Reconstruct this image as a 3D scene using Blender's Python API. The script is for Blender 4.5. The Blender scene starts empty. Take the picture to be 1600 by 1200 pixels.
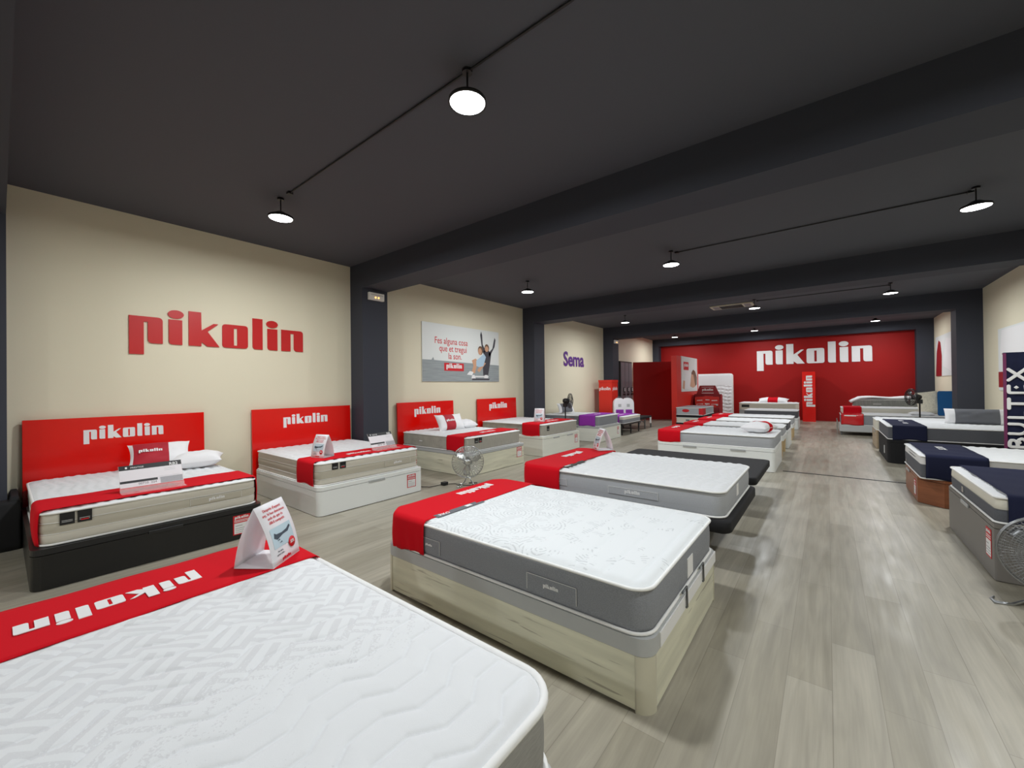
import bpy, math, random
import numpy as np
from mathutils import Matrix, Vector
random.seed(7)
PI = math.pi
S = bpy.context.scene
COL = S.collection

# ------------------------------------------------------------------ camera
cd = bpy.data.cameras.new('camera'); cam = bpy.data.objects.new('camera', cd); COL.objects.link(cam)
cd.sensor_fit = 'HORIZONTAL'; cd.sensor_width = 36; cd.lens = 629.03 / 1600 * 36
cd.clip_start = 0.02; cd.clip_end = 200
yaw, pitch, roll = math.radians(38.09), math.radians(.3214), math.radians(-.6554)
fw = Vector((-math.sin(yaw) * math.cos(pitch), math.cos(yaw) * math.cos(pitch), math.sin(pitch)))
rt = Vector((math.cos(yaw), math.sin(yaw), 0)); up = rt.cross(fw)
r2 = math.cos(roll) * rt + math.sin(roll) * up; u2 = -math.sin(roll) * rt + math.cos(roll) * up
cam.matrix_world = Matrix(((r2.x, u2.x, -fw.x, 0), (r2.y, u2.y, -fw.y, 0), (r2.z, u2.z, -fw.z, 1.5), (0, 0, 0, 1)))
S.camera = cam
# ------------------------------------------------------------------ world, exposure, lamp power
W = bpy.data.worlds.new('World'); S.world = W; W.use_nodes = True
W.node_tree.nodes['Background'].inputs[0].default_value = (.75, .85, 1, 1)
W.node_tree.nodes['Background'].inputs[1].default_value = .05
S.view_settings.view_transform = 'Standard'; S.view_settings.look = 'None'
S.view_settings.gamma = 1; S.view_settings.exposure = 0.0
LAMP_W = 51.0
LAMP_COL = (.955, .985, 1.0)
LAMP_X = (-4.83, -1.9, 1.27)
LAMP_Y = (-3.2, 1.97, 6.69, 11.95, 17.6)  # first row is unseen, added behind the camera to brighten near bed sides
CEIL = 3.65; BEAM = 3.23
XL, XR = -6.65, 2.86
YF, YB = -6.0, 19.9

# ------------------------------------------------------------------ helpers
def lin(c):
    c /= 255.0
    return c / 12.92 if c <= .04045 else ((c + .055) / 1.055) ** 2.4
def rgb(r, g, b): return (lin(r), lin(g), lin(b), 1)
def mat(name, col, rough=.6, metal=0, noise=None, bump=None, coat=0, sheen=0, spec=.5, emit=0, alpha=1, trans=0):
    m = bpy.data.materials.new(name); m.use_nodes = True; nt = m.node_tree; b = nt.nodes['Principled BSDF']
    b.inputs['Base Color'].default_value = col; b.inputs['Roughness'].default_value = rough
    b.inputs['Metallic'].default_value = metal; b.inputs['Specular IOR Level'].default_value = spec
    if coat: b.inputs['Coat Weight'].default_value = coat; b.inputs['Coat Roughness'].default_value = .06
    if sheen: b.inputs['Sheen Weight'].default_value = sheen
    if emit: b.inputs['Emission Color'].default_value = col; b.inputs['Emission Strength'].default_value = emit
    if alpha < 1: b.inputs['Alpha'].default_value = alpha
    if trans: b.inputs['Transmission Weight'].default_value = trans
    tc = nt.nodes.new('ShaderNodeTexCoord')
    if noise:   # (scale vec, amount, detail)
        mp = nt.nodes.new('ShaderNodeMapping'); mp.inputs['Scale'].default_value = noise[0]
        nz = nt.nodes.new('ShaderNodeTexNoise'); nz.inputs['Scale'].default_value = 1; nz.inputs['Detail'].default_value = 5
        mr = nt.nodes.new('ShaderNodeMapRange'); mr.inputs[1].default_value = .3; mr.inputs[2].default_value = .7
        mr.inputs[3].default_value = 1 - noise[1]; mr.inputs[4].default_value = 1 + noise[1]
        mx = nt.nodes.new('ShaderNodeVectorMath'); mx.operation = 'MULTIPLY'; mx.inputs[0].default_value = col[:3]
        nt.links.new(tc.outputs['Object'], mp.inputs[0]); nt.links.new(mp.outputs[0], nz.inputs['Vector'])
        nt.links.new(nz.outputs[0], mr.inputs[0]); nt.links.new(mr.outputs[0], mx.inputs[1])
        nt.links.new(mx.outputs[0], b.inputs['Base Color'])
    if bump:    # (scale vec, strength, distance)
        mp = nt.nodes.new('ShaderNodeMapping'); mp.inputs['Scale'].default_value = bump[0]
        nz = nt.nodes.new('ShaderNodeTexNoise'); nz.inputs['Scale'].default_value = 1; nz.inputs['Detail'].default_value = 3
        bp = nt.nodes.new('ShaderNodeBump'); bp.inputs['Strength'].default_value = bump[1]; bp.inputs['Distance'].default_value = bump[2]
        nt.links.new(tc.outputs['Object'], mp.inputs[0]); nt.links.new(mp.outputs[0], nz.inputs['Vector'])
        nt.links.new(nz.outputs[0], bp.inputs['Height']); nt.links.new(bp.outputs[0], b.inputs['Normal'])
    return m
M = {}
M['ceil'] = mat('ceiling_black', rgb(76, 78, 86), .75, bump=((60, 60, 60), .15, .002))
M['beam'] = mat('beam_black', rgb(52, 55, 66), .7, bump=((60, 60, 60), .15, .002))
M['cream'] = mat('cream_paint', rgb(228, 221, 196), .7, bump=((45, 45, 45), .12, .002))
M['redwall'] = mat('red_paint', rgb(160, 15, 13), .6, spec=.3, noise=((1, 1, 1), .04))
M['redgloss'] = mat('red_gloss_board', rgb(226, 10, 2), .2, coat=.25, spec=.35)
M['redletter'] = mat('red_letter', rgb(196, 22, 22), .4)
M['purpleletter'] = mat('purple_letter', rgb(92, 44, 132), .45)
M['white'] = mat('white_print', rgb(236, 236, 236), .5)
M['board'] = mat('white_card', rgb(232, 230, 234), .45)
M['redprint'] = mat('red_print', rgb(205, 24, 36), .5)
M['darkred'] = mat('dark_red_card', rgb(150, 18, 28), .5)
M['black'] = mat('black_plastic', rgb(26, 26, 28), .4)
M['blackwood'] = mat('black_laminate', rgb(17, 17, 18), .35, noise=((2, 30, 30), .12))
M['blackfab'] = mat('black_upholstery', rgb(20, 20, 23), .85, bump=((400, 400, 400), .3, .001))
M['whitewood'] = mat('white_laminate', rgb(240, 243, 241), .35)
M['offwhite'] = mat('offwhite_laminate', rgb(230, 232, 222), .4, noise=((1.5, 1.5, 20), .03))
M['lid'] = mat('lid_fabric_grey', rgb(182, 184, 184), .7)
M['post'] = mat('cream_trim', rgb(206, 202, 182), .35)
M['brown'] = mat('brown_laminate', rgb(140, 84, 54), .35, noise=((3, 3, 22), .15))
M['darkgrey'] = mat('dark_grey_laminate', rgb(116, 112, 108), .45)
M['beige'] = mat('beige_laminate', rgb(178, 158, 132), .5, noise=((3, 3, 20), .08))
M['legwood'] = mat('pale_pine', rgb(214, 186, 142), .5, noise=((3, 3, 20), .08))
M['pipe'] = mat('white_piping', rgb(238, 238, 236), .7)
M['knit'] = mat('white_knit', rgb(226, 228, 230), .85, sheen=.2, bump=((260, 260, 260), .25, .001))
M['redcloth'] = mat('red_cloth', rgb(206, 8, 28), .9, spec=.2, bump=((500, 500, 500), .2, .0006))
M['navy'] = mat('navy_cloth', rgb(33, 37, 62), .9, spec=.2, bump=((500, 500, 500), .2, .0006))
M['purple'] = mat('purple_cloth', rgb(150, 58, 172), .85, spec=.2)
M['pillow'] = mat('white_pillow', rgb(238, 238, 240), .8, bump=((14, 14, 14), .25, .01))
M['crimson'] = mat('crimson_band', rgb(176, 26, 44), .7)
M['greyband'] = mat('grey_band', rgb(104, 106, 112), .8)
M['blue'] = mat('blue_felt', rgb(24, 92, 150), .85, bump=((30, 30, 30), .2, .004))
M['fur'] = mat('cream_fleece', rgb(232, 226, 206), .95, noise=((30, 30, 30), .12), bump=((60, 60, 60), .8, .012))
M['chrome'] = mat('chrome', rgb(205, 208, 208), .22, metal=1)
M['greymetal'] = mat('grey_metal', rgb(120, 122, 124), .35, metal=.8)
M['acrylic'] = mat('clear_acrylic', (1, 1, 1, 1), .03, alpha=.16)
M['plasticbag'] = mat('clear_bag', rgb(225, 222, 228), .15, alpha=.55)
M['carton'] = mat('red_carton', rgb(216, 40, 24), .5)
M['wrap'] = mat('glossy_red_wrap', rgb(200, 20, 30), .15, coat=.5)
M['ledwhite'] = mat('lit_diffuser', (1, 1, 1, 1), .5, emit=14)
M['amber'] = mat('amber_led', (1, .45, .08, 1), .5, emit=5)
M['plastic'] = mat('white_plastic', rgb(226, 224, 216), .4)
M['ventgrey'] = mat('vent_beige', rgb(196, 190, 170), .5)
M['greydoor'] = mat('grey_door_panel', rgb(128, 122, 128), .5)
M['inkblue'] = mat('print_blue', rgb(182, 204, 214), .5)
M['inkdark'] = mat('print_dark', rgb(58, 72, 84), .5)
M['inkgrey'] = mat('print_grey', rgb(150, 158, 160), .5, noise=((2, 2, 60), .18))
M['sky'] = mat('print_sky', rgb(226, 230, 228), .5)
M['skin'] = mat('print_skin', rgb(206, 158, 126), .5)
M['hairb'] = mat('print_hair', rgb(112, 84, 62), .5)
M['shirt'] = mat('print_shirt', rgb(176, 204, 224), .5)
M['dress'] = mat('print_dark_shirt', rgb(64, 62, 70), .5)
M['sidegrey'] = mat('grey_ticking', rgb(138, 141, 147), .85, noise=((180, 180, 260), .16), bump=((250, 250, 250), .3, .001))
M['sidelight'] = mat('pale_grey_ticking', rgb(172, 175, 180), .85, noise=((150, 150, 200), .07), bump=((250, 250, 250), .3, .001))
M['sidedark'] = mat('charcoal_ticking', rgb(92, 94, 100), .85, noise=((150, 150, 200), .1))
M['sidebeige'] = mat('beige_ticking', rgb(208, 203, 190), .85)
M['sidetaupe'] = mat('taupe_ticking', rgb(188, 182, 166), .85)
M['sidetan'] = mat('greige_ticking', rgb(168, 164, 154), .85, noise=((8, 160, 8), .12))
M['cream2'] = mat('cream_ticking', rgb(222, 218, 204), .8)
M['sidegrey2'] = mat('grey_knit_side', rgb(150, 149, 144), .85, noise=((30, 30, 260), .1), bump=((40, 40, 300), .4, .001))
M['fanwire'] = mat('steel_wire', rgb(150, 152, 154), .35, metal=.85)
M['handle'] = mat('silver_handle', rgb(176, 178, 178), .4)
M['rib'] = mat('grey_ribbed_ticking', rgb(150, 152, 148), .8, noise=((60, 60, 4), .2))

def streak_wood():
    m = mat('whitewashed_oak', rgb(196, 192, 172), .45); nt = m.node_tree; b = nt.nodes['Principled BSDF']
    tc = nt.nodes.new('ShaderNodeTexCoord')
    def nz(sc, det, lo, hi, a, c):
        mp = nt.nodes.new('ShaderNodeMapping'); mp.inputs['Scale'].default_value = sc
        n = nt.nodes.new('ShaderNodeTexNoise'); n.inputs['Scale'].default_value = 1; n.inputs['Detail'].default_value = det
        n.inputs['Distortion'].default_value = .4
        r = nt.nodes.new('ShaderNodeMapRange')
        for i, v in ((1, lo), (2, hi), (3, a), (4, c)): r.inputs[i].default_value = v
        nt.links.new(tc.outputs['Object'], mp.inputs[0]); nt.links.new(mp.outputs[0], n.inputs['Vector']); nt.links.new(n.outputs[0], r.inputs[0])
        return r.outputs[0]
    a = nz((1.3, 1.3, 14), 6, .35, .65, .88, 1.08); s = nz((2.4, 2.4, 44), 2, .645, .70, 0, .55)
    mu = nt.nodes.new('ShaderNodeVectorMath'); mu.operation = 'MULTIPLY'; mu.inputs[0].default_value = rgb(222, 220, 198)[:3]
    nt.links.new(a, mu.inputs[1])
    mx = nt.nodes.new('ShaderNodeMix'); mx.data_type = 'RGBA'
    nt.links.new(s, mx.inputs[0]); nt.links.new(mu.outputs[0], mx.inputs[6]); mx.inputs[7].default_value = rgb(120, 110, 94)
    nt.links.new(mx.outputs[2], b.inputs['Base Color'])
    return m
M['oak'] = streak_wood()

def dotted():
    m = mat('dotted_white_ticking', rgb(226, 226, 224), .8); nt = m.node_tree; b = nt.nodes['Principled BSDF']
    tc = nt.nodes.new('ShaderNodeTexCoord'); v = nt.nodes.new('ShaderNodeTexVoronoi'); v.inputs['Scale'].default_value = 34; v.inputs['Randomness'].default_value = 0
    mp = nt.nodes.new('ShaderNodeMapping'); mp.inputs['Rotation'].default_value = (0, .785, 0); mp.inputs['Scale'].default_value = (1, .02, 1)
    nt.links.new(tc.outputs['Object'], mp.inputs[0]); nt.links.new(mp.outputs[0], v.inputs['Vector'])
    t_ = nt.nodes.new('ShaderNodeMath'); t_.operation = 'LESS_THAN'; t_.inputs[1].default_value = .24; nt.links.new(v.outputs['Distance'], t_.inputs[0])
    mx = nt.nodes.new('ShaderNodeMix'); mx.data_type = 'RGBA'; nt.links.new(t_.outputs[0], mx.inputs[0]); mx.inputs[6].default_value = rgb(226, 226, 224); mx.inputs[7].default_value = rgb(50, 52, 60)
    nt.links.new(mx.outputs[2], b.inputs['Base Color']); return m
M['dotted'] = dotted()

def floor_mat():
    m = mat('oak_laminate_floor', rgb(170, 164, 148), .38); nt = m.node_tree; b = nt.nodes['Principled BSDF']; L = nt.links
    tc = nt.nodes.new('ShaderNodeTexCoord')
    mp = nt.nodes.new('ShaderNodeMapping'); mp.inputs['Rotation'].default_value = (0, 0, PI / 2)
    L.new(tc.outputs['Object'], mp.inputs[0])
    br = nt.nodes.new('ShaderNodeTexBrick')
    br.inputs['Color1'].default_value = rgb(166, 160, 145); br.inputs['Color2'].default_value = rgb(149, 143, 127)
    br.inputs['Mortar'].default_value = rgb(138, 132, 118); br.inputs['Scale'].default_value = 1
    br.inputs['Mortar Size'].default_value = .0016; br.inputs['Brick Width'].default_value = 1.25; br.inputs['Row Height'].default_value = .185
    br.offset = .37; br.inputs['Bias'].default_value = -.1
    L.new(mp.outputs[0], br.inputs[0])
    def nz(sc, det, dist, a, c):
        p = nt.nodes.new('ShaderNodeMapping'); p.inputs['Scale'].default_value = sc
        n = nt.nodes.new('ShaderNodeTexNoise'); n.inputs['Scale'].default_value = 1; n.inputs['Detail'].default_value = det; n.inputs['Distortion'].default_value = dist
        r = nt.nodes.new('ShaderNodeMapRange')
        for i, v in ((1, .3), (2, .7), (3, a), (4, c)): r.inputs[i].default_value = v
        L.new(tc.outputs['Object'], p.inputs[0]); L.new(p.outputs[0], n.inputs['Vector']); L.new(n.outputs[0], r.inputs[0])
        return r.outputs[0]
    g1 = nz((14, 1.1, 1), 6, 1.2, .86, 1.12); g2 = nz((90, 2.5, 1), 4, .3, .95, 1.05); g3 = nz((2.2, .8, 1), 3, .5, .93, 1.07)
    cur = br.outputs[0]
    for g in (g1, g2, g3):
        mu = nt.nodes.new('ShaderNodeVectorMath'); mu.operation = 'MULTIPLY'; L.new(cur, mu.inputs[0]); L.new(g, mu.inputs[1]); cur = mu.outputs[0]
    L.new(cur, b.inputs['Base Color'])
    rr = nz((12, 2, 1), 3, 0, .3, .46); L.new(rr, b.inputs['Roughness'])
    bp = nt.nodes.new('ShaderNodeBump'); bp.inputs['Strength'].default_value = .12; bp.inputs['Distance'].default_value = .002
    L.new(g2, bp.inputs['Height']); L.new(bp.outputs[0], b.inputs['Normal'])
    return m
M['floor'] = floor_mat()

def printed_knit():
    """white mattress cover with a pale grey basket-weave print, fading out towards one end"""
    m = mat('printed_white_knit', rgb(226, 228, 230), .85, sheen=.2); nt = m.node_tree; b = nt.nodes['Principled BSDF']; L = nt.links
    tc = nt.nodes.new('ShaderNodeTexCoord'); sp = nt.nodes.new('ShaderNodeSeparateXYZ'); L.new(tc.outputs['Object'], sp.inputs[0])
    def mth(op, a, c=None, d=None):
        n = nt.nodes.new('ShaderNodeMath'); n.operation = op
        for i, v in enumerate((a, c, d)):
            if v is None: continue
            if isinstance(v, (int, float)): n.inputs[i].default_value = v
            else: L.new(v, n.inputs[i])
        return n.outputs[0]
    x0_, y0_ = sp.outputs[0], sp.outputs[1]
    x = mth('MULTIPLY', mth('ADD', x0_, y0_), .7071); y = mth('MULTIPLY', mth('SUBTRACT', y0_, x0_), .7071)
    c = .17
    ix = mth('FLOOR', mth('DIVIDE', x, c)); iy = mth('FLOOR', mth('DIVIDE', y, c * .72))
    par = mth('FLOORED_MODULO', mth('ADD', ix, iy), 2)
    sx = mth('GREATER_THAN', mth('FRACT', mth('DIVIDE', x, c / 3)), .52)
    sy = mth('GREATER_THAN', mth('FRACT', mth('DIVIDE', y, c * .72 / 3)), .52)
    st = mth('ADD', mth('MULTIPLY', par, sx), mth('MULTIPLY', mth('SUBTRACT', 1, par), sy))
    n1 = nt.nodes.new('ShaderNodeTexNoise'); n1.inputs['Scale'].default_value = 130; n1.inputs['Detail'].default_value = 2
    n2 = nt.nodes.new('ShaderNodeTexNoise'); n2.inputs['Scale'].default_value = 2.6; n2.inputs['Detail'].default_value = 2
    L.new(tc.outputs['Object'], n1.inputs['Vector']); L.new(tc.outputs['Object'], n2.inputs['Vector'])
    fade = mth('SUBTRACT', mth('MULTIPLY', mth('SUBTRACT', n2.outputs[0], .5), 1.3), mth('MULTIPLY', mth('ADD', x0_, -.25), 1.5))
    fade = mth('MULTIPLY', mth('ADD', fade, .25), 1.6)
    msk = mth('LESS_THAN', n1.outputs[0], mth('ADD', .38, mth('MULTIPLY', fade, .3)))
    amt = mth('MULTIPLY', mth('MULTIPLY', st, msk), .5)
    mx = nt.nodes.new('ShaderNodeMix'); mx.data_type = 'RGBA'; L.new(amt, mx.inputs[0])
    mx.inputs[6].default_value = rgb(226, 228, 230); mx.inputs[7].default_value = rgb(205, 205, 208); L.new(mx.outputs[2], b.inputs['Base Color'])
    nb = nt.nodes.new('ShaderNodeTexNoise'); nb.inputs['Scale'].default_value = 300; L.new(tc.outputs['Object'], nb.inputs['Vector'])
    bp = nt.nodes.new('ShaderNodeBump'); bp.inputs['Strength'].default_value = .25; bp.inputs['Distance'].default_value = .0012
    L.new(nb.outputs[0], bp.inputs['Height']); L.new(bp.outputs[0], b.inputs['Normal'])
    return m
M['print_knit'] = printed_knit()

def fan_knit():
    """white knit with embossed fan-shaped arcs that thin out towards the foot"""
    m = mat('embossed_white_knit', rgb(226, 230, 232), .8, sheen=.2); nt = m.node_tree; b = nt.nodes['Principled BSDF']; L = nt.links
    tc = nt.nodes.new('ShaderNodeTexCoord')
    v = nt.nodes.new('ShaderNodeTexVoronoi'); v.voronoi_dimensions = '2D'; v.inputs['Scale'].default_value = 3.4; v.inputs['Randomness'].default_value = .7
    L.new(tc.outputs['Object'], v.inputs['Vector'])
    def mth(op, a, c=None):
        n = nt.nodes.new('ShaderNodeMath'); n.operation = op
        for i, q in enumerate((a, c)):
            if q is None: continue
            if isinstance(q, (int, float)): n.inputs[i].default_value = q
            else: L.new(q, n.inputs[i])
        return n.outputs[0]
    s = mth('SINE', mth('MULTIPLY', v.outputs['Distance'], 75))
    s = mth('GREATER_THAN', s, .45)
    sp = nt.nodes.new('ShaderNodeSeparateXYZ'); L.new(tc.outputs['Object'], sp.inputs[0])
    n2 = nt.nodes.new('ShaderNodeTexNoise'); n2.inputs['Scale'].default_value = 8; L.new(tc.outputs['Object'], n2.inputs['Vector'])
    msk = mth('GREATER_THAN', mth('SUBTRACT', n2.outputs[0], mth('MULTIPLY', sp.outputs[0], .2)), .45)
    n3 = nt.nodes.new('ShaderNodeTexNoise'); n3.inputs['Scale'].default_value = 26; L.new(tc.outputs['Object'], n3.inputs['Vector'])
    h = mth('MULTIPLY', mth('MULTIPLY', s, mth('GREATER_THAN', n3.outputs[0], .44)), msk)
    nb = nt.nodes.new('ShaderNodeTexNoise'); nb.inputs['Scale'].default_value = 170; L.new(tc.outputs['Object'], nb.inputs['Vector'])
    hh = mth('SUBTRACT', mth('MULTIPLY', nb.outputs[0], .35), h)
    bp = nt.nodes.new('ShaderNodeBump'); bp.inputs['Strength'].default_value = .45; bp.inputs['Distance'].default_value = .003
    L.new(hh, bp.inputs['Height']); L.new(bp.outputs[0], b.inputs['Normal'])
    mx = nt.nodes.new('ShaderNodeMix'); mx.data_type = 'RGBA'; L.new(mth('MULTIPLY', h, .6), mx.inputs[0])
    mx.inputs[6].default_value = rgb(226, 230, 232); mx.inputs[7].default_value = rgb(190, 194, 197); L.new(mx.outputs[2], b.inputs['Base Color'])
    return m
M['fan_knit'] = fan_knit()

# ---- mesh collector
class MB:
    def __init__(s): s.v = []; s.f = []; s.m = []; s.s = []
    def add(s, vs, fs, mi=0, smooth=False, X=None):
        o = len(s.v)
        s.v += [tuple(X @ Vector(p)) if X is not None else tuple(p) for p in vs]
        s.f += [tuple(i + o for i in f) for f in fs]; s.m += [mi] * len(fs); s.s += [smooth] * len(fs)
        return s
    def box(s, x0, x1, y0, y1, z0, z1, mi=0, X=None):
        v = [(x, y, z) for z in (z0, z1) for y in (y0, y1) for x in (x0, x1)]
        return s.add(v, [(0, 2, 3, 1), (4, 5, 7, 6), (0, 1, 5, 4), (2, 6, 7, 3), (0, 4, 6, 2), (1, 3, 7, 5)], mi, False, X)
    def prism(s, pts, z0, z1, mi=0, smooth=True, X=None):      # ccw outline in xy
        n = len(pts)
        s.add([(p[0], p[1], z0) for p in pts] + [(p[0], p[1], z1) for p in pts], [tuple(range(n, 2 * n)), tuple(range(n))[::-1]], mi, False, X)
        return s.add([(p[0], p[1], z0) for p in pts] + [(p[0], p[1], z1) for p in pts], [(i, (i + 1) % n, n + (i + 1) % n, n + i) for i in range(n)], mi, smooth, X)
    def loft(s, loops, mi=0, cap=True, smooth=True, mis=None, X=None):
        n = len(loops[0]); v = [p for l in loops for p in l]; base = 0
        for k in range(len(loops) - 1):
            fs = [(k * n + i, k * n + (i + 1) % n, (k + 1) * n + (i + 1) % n, (k + 1) * n + i) for i in range(n)]
            if k == 0: o = len(s.v); s.v += [tuple(X @ Vector(p)) if X is not None else tuple(p) for p in v]
            s.f += [tuple(i + o for i in f) for f in fs]; s.m += [mis[k] if mis else mi] * n; s.s += [smooth] * n
        if cap:
            s.f.append(tuple(o + i for i in range(n))[::-1]); s.m.append(mis[0] if mis else mi); s.s.append(False)
            s.f.append(tuple(o + (len(loops) - 1) * n + i for i in range(n))); s.m.append(mis[-1] if mis else mi); s.s.append(False)
        return s
    def tube(s, pts, r, mi=0, seg=8, closed=False, X=None):
        pts = [Vector(p) for p in pts]; n = len(pts); vs = []; fs = []
        prev = None
        for i, p in enumerate(pts):
            a = pts[(i - 1) % n] if (closed or i > 0) else p; b = pts[(i + 1) % n] if (closed or i < n - 1) else p
            t = (b - a).normalized()
            if prev is None:
                q = Vector((0, 0, 1)) if abs(t.z) < .9 else Vector((1, 0, 0)); u = t.cross(q).normalized()
            else: u = (prev - t * prev.dot(t)).normalized()
            prev = u; w = t.cross(u); rr = r[i] if isinstance(r, (list, tuple)) else r
            for k in range(seg):
                an = 2 * PI * k / seg; vs.append(p + (u * math.cos(an) + w * math.sin(an)) * rr)
        for i in range(n if closed else n - 1):
            j = (i + 1) % n
            fs += [(i * seg + k, i * seg + (k + 1) % seg, j * seg + (k + 1) % seg, j * seg + k) for k in range(seg)]
        s.add(vs, fs, mi, True, X)
        if not closed: s.add(vs[:seg], [tuple(range(seg))[::-1]], mi, False, X); s.add(vs[-seg:], [tuple(range(seg))], mi, False, X)
        return s
    def lathe(s, prof, c=(0, 0, 0), mi=0, seg=24, X=None, smooth=True):   # prof [(r,z)]
        loops = [[(c[0] + r * math.cos(2 * PI * k / seg), c[1] + r * math.sin(2 * PI * k / seg), c[2] + z) for k in range(seg)] for r, z in prof]
        return s.loft(loops, mi, True, smooth, None, X)
    def grid(s, P, mi=0, smooth=True, X=None):                  # P[i][j]
        a, b = len(P), len(P[0])
        return s.add([p for r in P for p in r], [(i * b + j, (i + 1) * b + j, (i + 1) * b + j + 1, i * b + j + 1) for i in range(a - 1) for j in range(b - 1)], mi, smooth, X)
    def mesh(s, tpl, X, mi=0):
        return s.add(tpl[0], tpl[1], mi, False, X)
    def build(s, name, mats, parent=None, origin=None, bevel=0, bseg=2):
        if not isinstance(mats, (list, tuple)): mats = [mats]
        if parent is not None: org = parent_world(parent)
        elif origin is not None: org = Vector(origin)
        else:
            a = np.array(s.v); lo, hi = a.min(0), a.max(0); org = Vector(((lo[0] + hi[0]) / 2, (lo[1] + hi[1]) / 2, lo[2]))
        me = bpy.data.meshes.new(name); me.from_pydata([(p[0] - org.x, p[1] - org.y, p[2] - org.z) for p in s.v], [], s.f)
        for m_ in mats: me.materials.append(M[m_] if isinstance(m_, str) else m_)
        me.polygons.foreach_set('material_index', s.m); me.polygons.foreach_set('use_smooth', s.s); me.update()
        o = bpy.data.objects.new(name, me); COL.objects.link(o)
        if parent is not None: o.parent = parent
        else: o.location = org
        if bevel:
            b = o.modifiers.new('bevel', 'BEVEL'); b.width = bevel; b.segments = bseg; b.limit_method = 'ANGLE'
        return o
def parent_world(p):
    v = Vector((0, 0, 0))
    while p is not None: v += p.location; p = p.parent
    return v
def tag(o, label=None, cat=None, group=None, kind=None):
    if label: o['label'] = label
    if cat: o['category'] = cat
    if group: o['group'] = group
    if kind: o['kind'] = kind
    return o
def thing(name, loc, label, cat, group=None):
    o = bpy.data.objects.new(name, None); o.empty_display_size = .1; COL.objects.link(o); o.location = loc
    return tag(o, label, cat, group)
def frame(o, xd, yd):       # matrix with origin o, local x, local y
    xd = Vector(xd).normalized(); zd = xd.cross(Vector(yd)).normalized(); yd = zd.cross(xd)
    return Matrix(((xd.x, yd.x, zd.x, o[0]), (xd.y, yd.y, zd.y, o[1]), (xd.z, yd.z, zd.z, o[2]), (0, 0, 0, 1)))

# ---- lettering
def curve_mesh(fill_splines, ext):
    cu = bpy.data.curves.new('c', 'CURVE'); cu.dimensions = '2D'; cu.fill_mode = 'BOTH'; cu.extrude = ext
    for pts in fill_splines:
        sp = cu.splines.new('POLY'); sp.points.add(len(pts) - 1); sp.use_cyclic_u = True
        for i, p in enumerate(pts): sp.points[i].co = (p[0], p[1], 0, 1)
    return take(cu)
def take(cu):
    ob = bpy.data.objects.new('c', cu); me = bpy.data.meshes.new_from_object(ob)
    r = ([tuple(v.co) for v in me.vertices], [tuple(p.vertices) for p in me.polygons])
    bpy.data.objects.remove(ob); bpy.data.meshes.remove(me); bpy.data.curves.remove(cu); return r
def text(s, bold=0, ext=.02, space=1.0, align='CENTER'):
    cu = bpy.data.curves.new('t', 'FONT'); cu.body = s; cu.size = 1; cu.extrude = ext; cu.offset = bold; cu.align_x = align; cu.space_character = space
    cu.resolution_u = 3
    return take(cu)
def rnd(pts, seg=5):
    out = []; n = len(pts)
    for i, p in enumerate(pts):
        r = p[2] if len(p) > 2 else 0; P = Vector(p[:2])
        if not r: out.append(tuple(P)); continue
        a = (Vector(pts[i - 1][:2]) - P).normalized(); b = (Vector(pts[(i + 1) % n][:2]) - P).normalized()
        A, B = P + a * r, P + b * r
        for k in range(seg + 1):
            t = k / seg; out.append(tuple(A * (1 - t) ** 2 + P * 2 * t * (1 - t) + B * t * t))
    return out
def ell(cx, cy, rx, ry, n=24): return [(cx + rx * math.cos(2 * PI * k / n), cy + ry * math.sin(2 * PI * k / n)) for k in range(n)]
H = .325
LOGO_SPL = [
    rnd([(0, -.14), (.133, -.14), (.133, .262), (.171, .262), (.171, 0, .05), (.312, 0), (.312, H, .05), (0, H)]),
    rnd([(.371, 0, .045), (.507, 0), (.507, H - .006), (.371, H - .006)]), ell(.443, .388, .081, .054),
    rnd([(.574, 0), (.708, 0), (.711, .056), (.774, 0), (.912, 0), (.778, .2), (.9, .312), (.845, .312), (.711, .21), (.708, .45), (.574, .45)]),
    rnd([(.945, 0, .045), (1.258, 0, .045), (1.258, H, .045), (.945, H, .045)]), [(1.083, .035), (1.124, .035), (1.124, .275), (1.083, .275)],
    rnd([(1.318, 0, .045), (1.45, 0), (1.45, .45), (1.318, .45)]),
    rnd([(1.515, 0, .045), (1.654, 0), (1.654, H - .006), (1.515, H - .006)]), ell(1.58, .388, .08, .054),
    rnd([(1.71, 0), (1.843, 0), (1.843, .272), (1.893, .272), (1.893, 0, .05), (2.031, 0), (2.031, H, .05), (1.71, H)])]
LOGO_SPL = [[(x / 2.031 - .5, (y - H / 2) / 2.031) for x, y in s] for s in LOGO_SPL]
LOGO = curve_mesh(LOGO_SPL, .004)
TX = {}
def T(s, bold=0, align='CENTER'):
    k = (s, bold, align)
    if k not in TX: TX[k] = text(s, bold, .01, 1, align)
    return TX[k]
def put_logo(mb, o, xd, yd, w, mi=0, flat=1):
    X = frame(o, xd, yd) @ Matrix.Diagonal((w, w, flat, 1)); mb.mesh(LOGO, X, mi)
def put_text(mb, s, o, xd, yd, h, mi=0, bold=0, sx=1, align='CENTER'):
    X = frame(o, xd, yd) @ Matrix.Diagonal((h * sx, h, .05, 1)); mb.mesh(T(s, bold, align), X, mi)
def card(mb, o, xd, yd, x0, x1, y0, y1, t, mi):   # flat print rectangle
    X = frame(o, xd, yd); mb.box(x0, x1, y0, y1, -.0005, t, mi, X)
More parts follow.
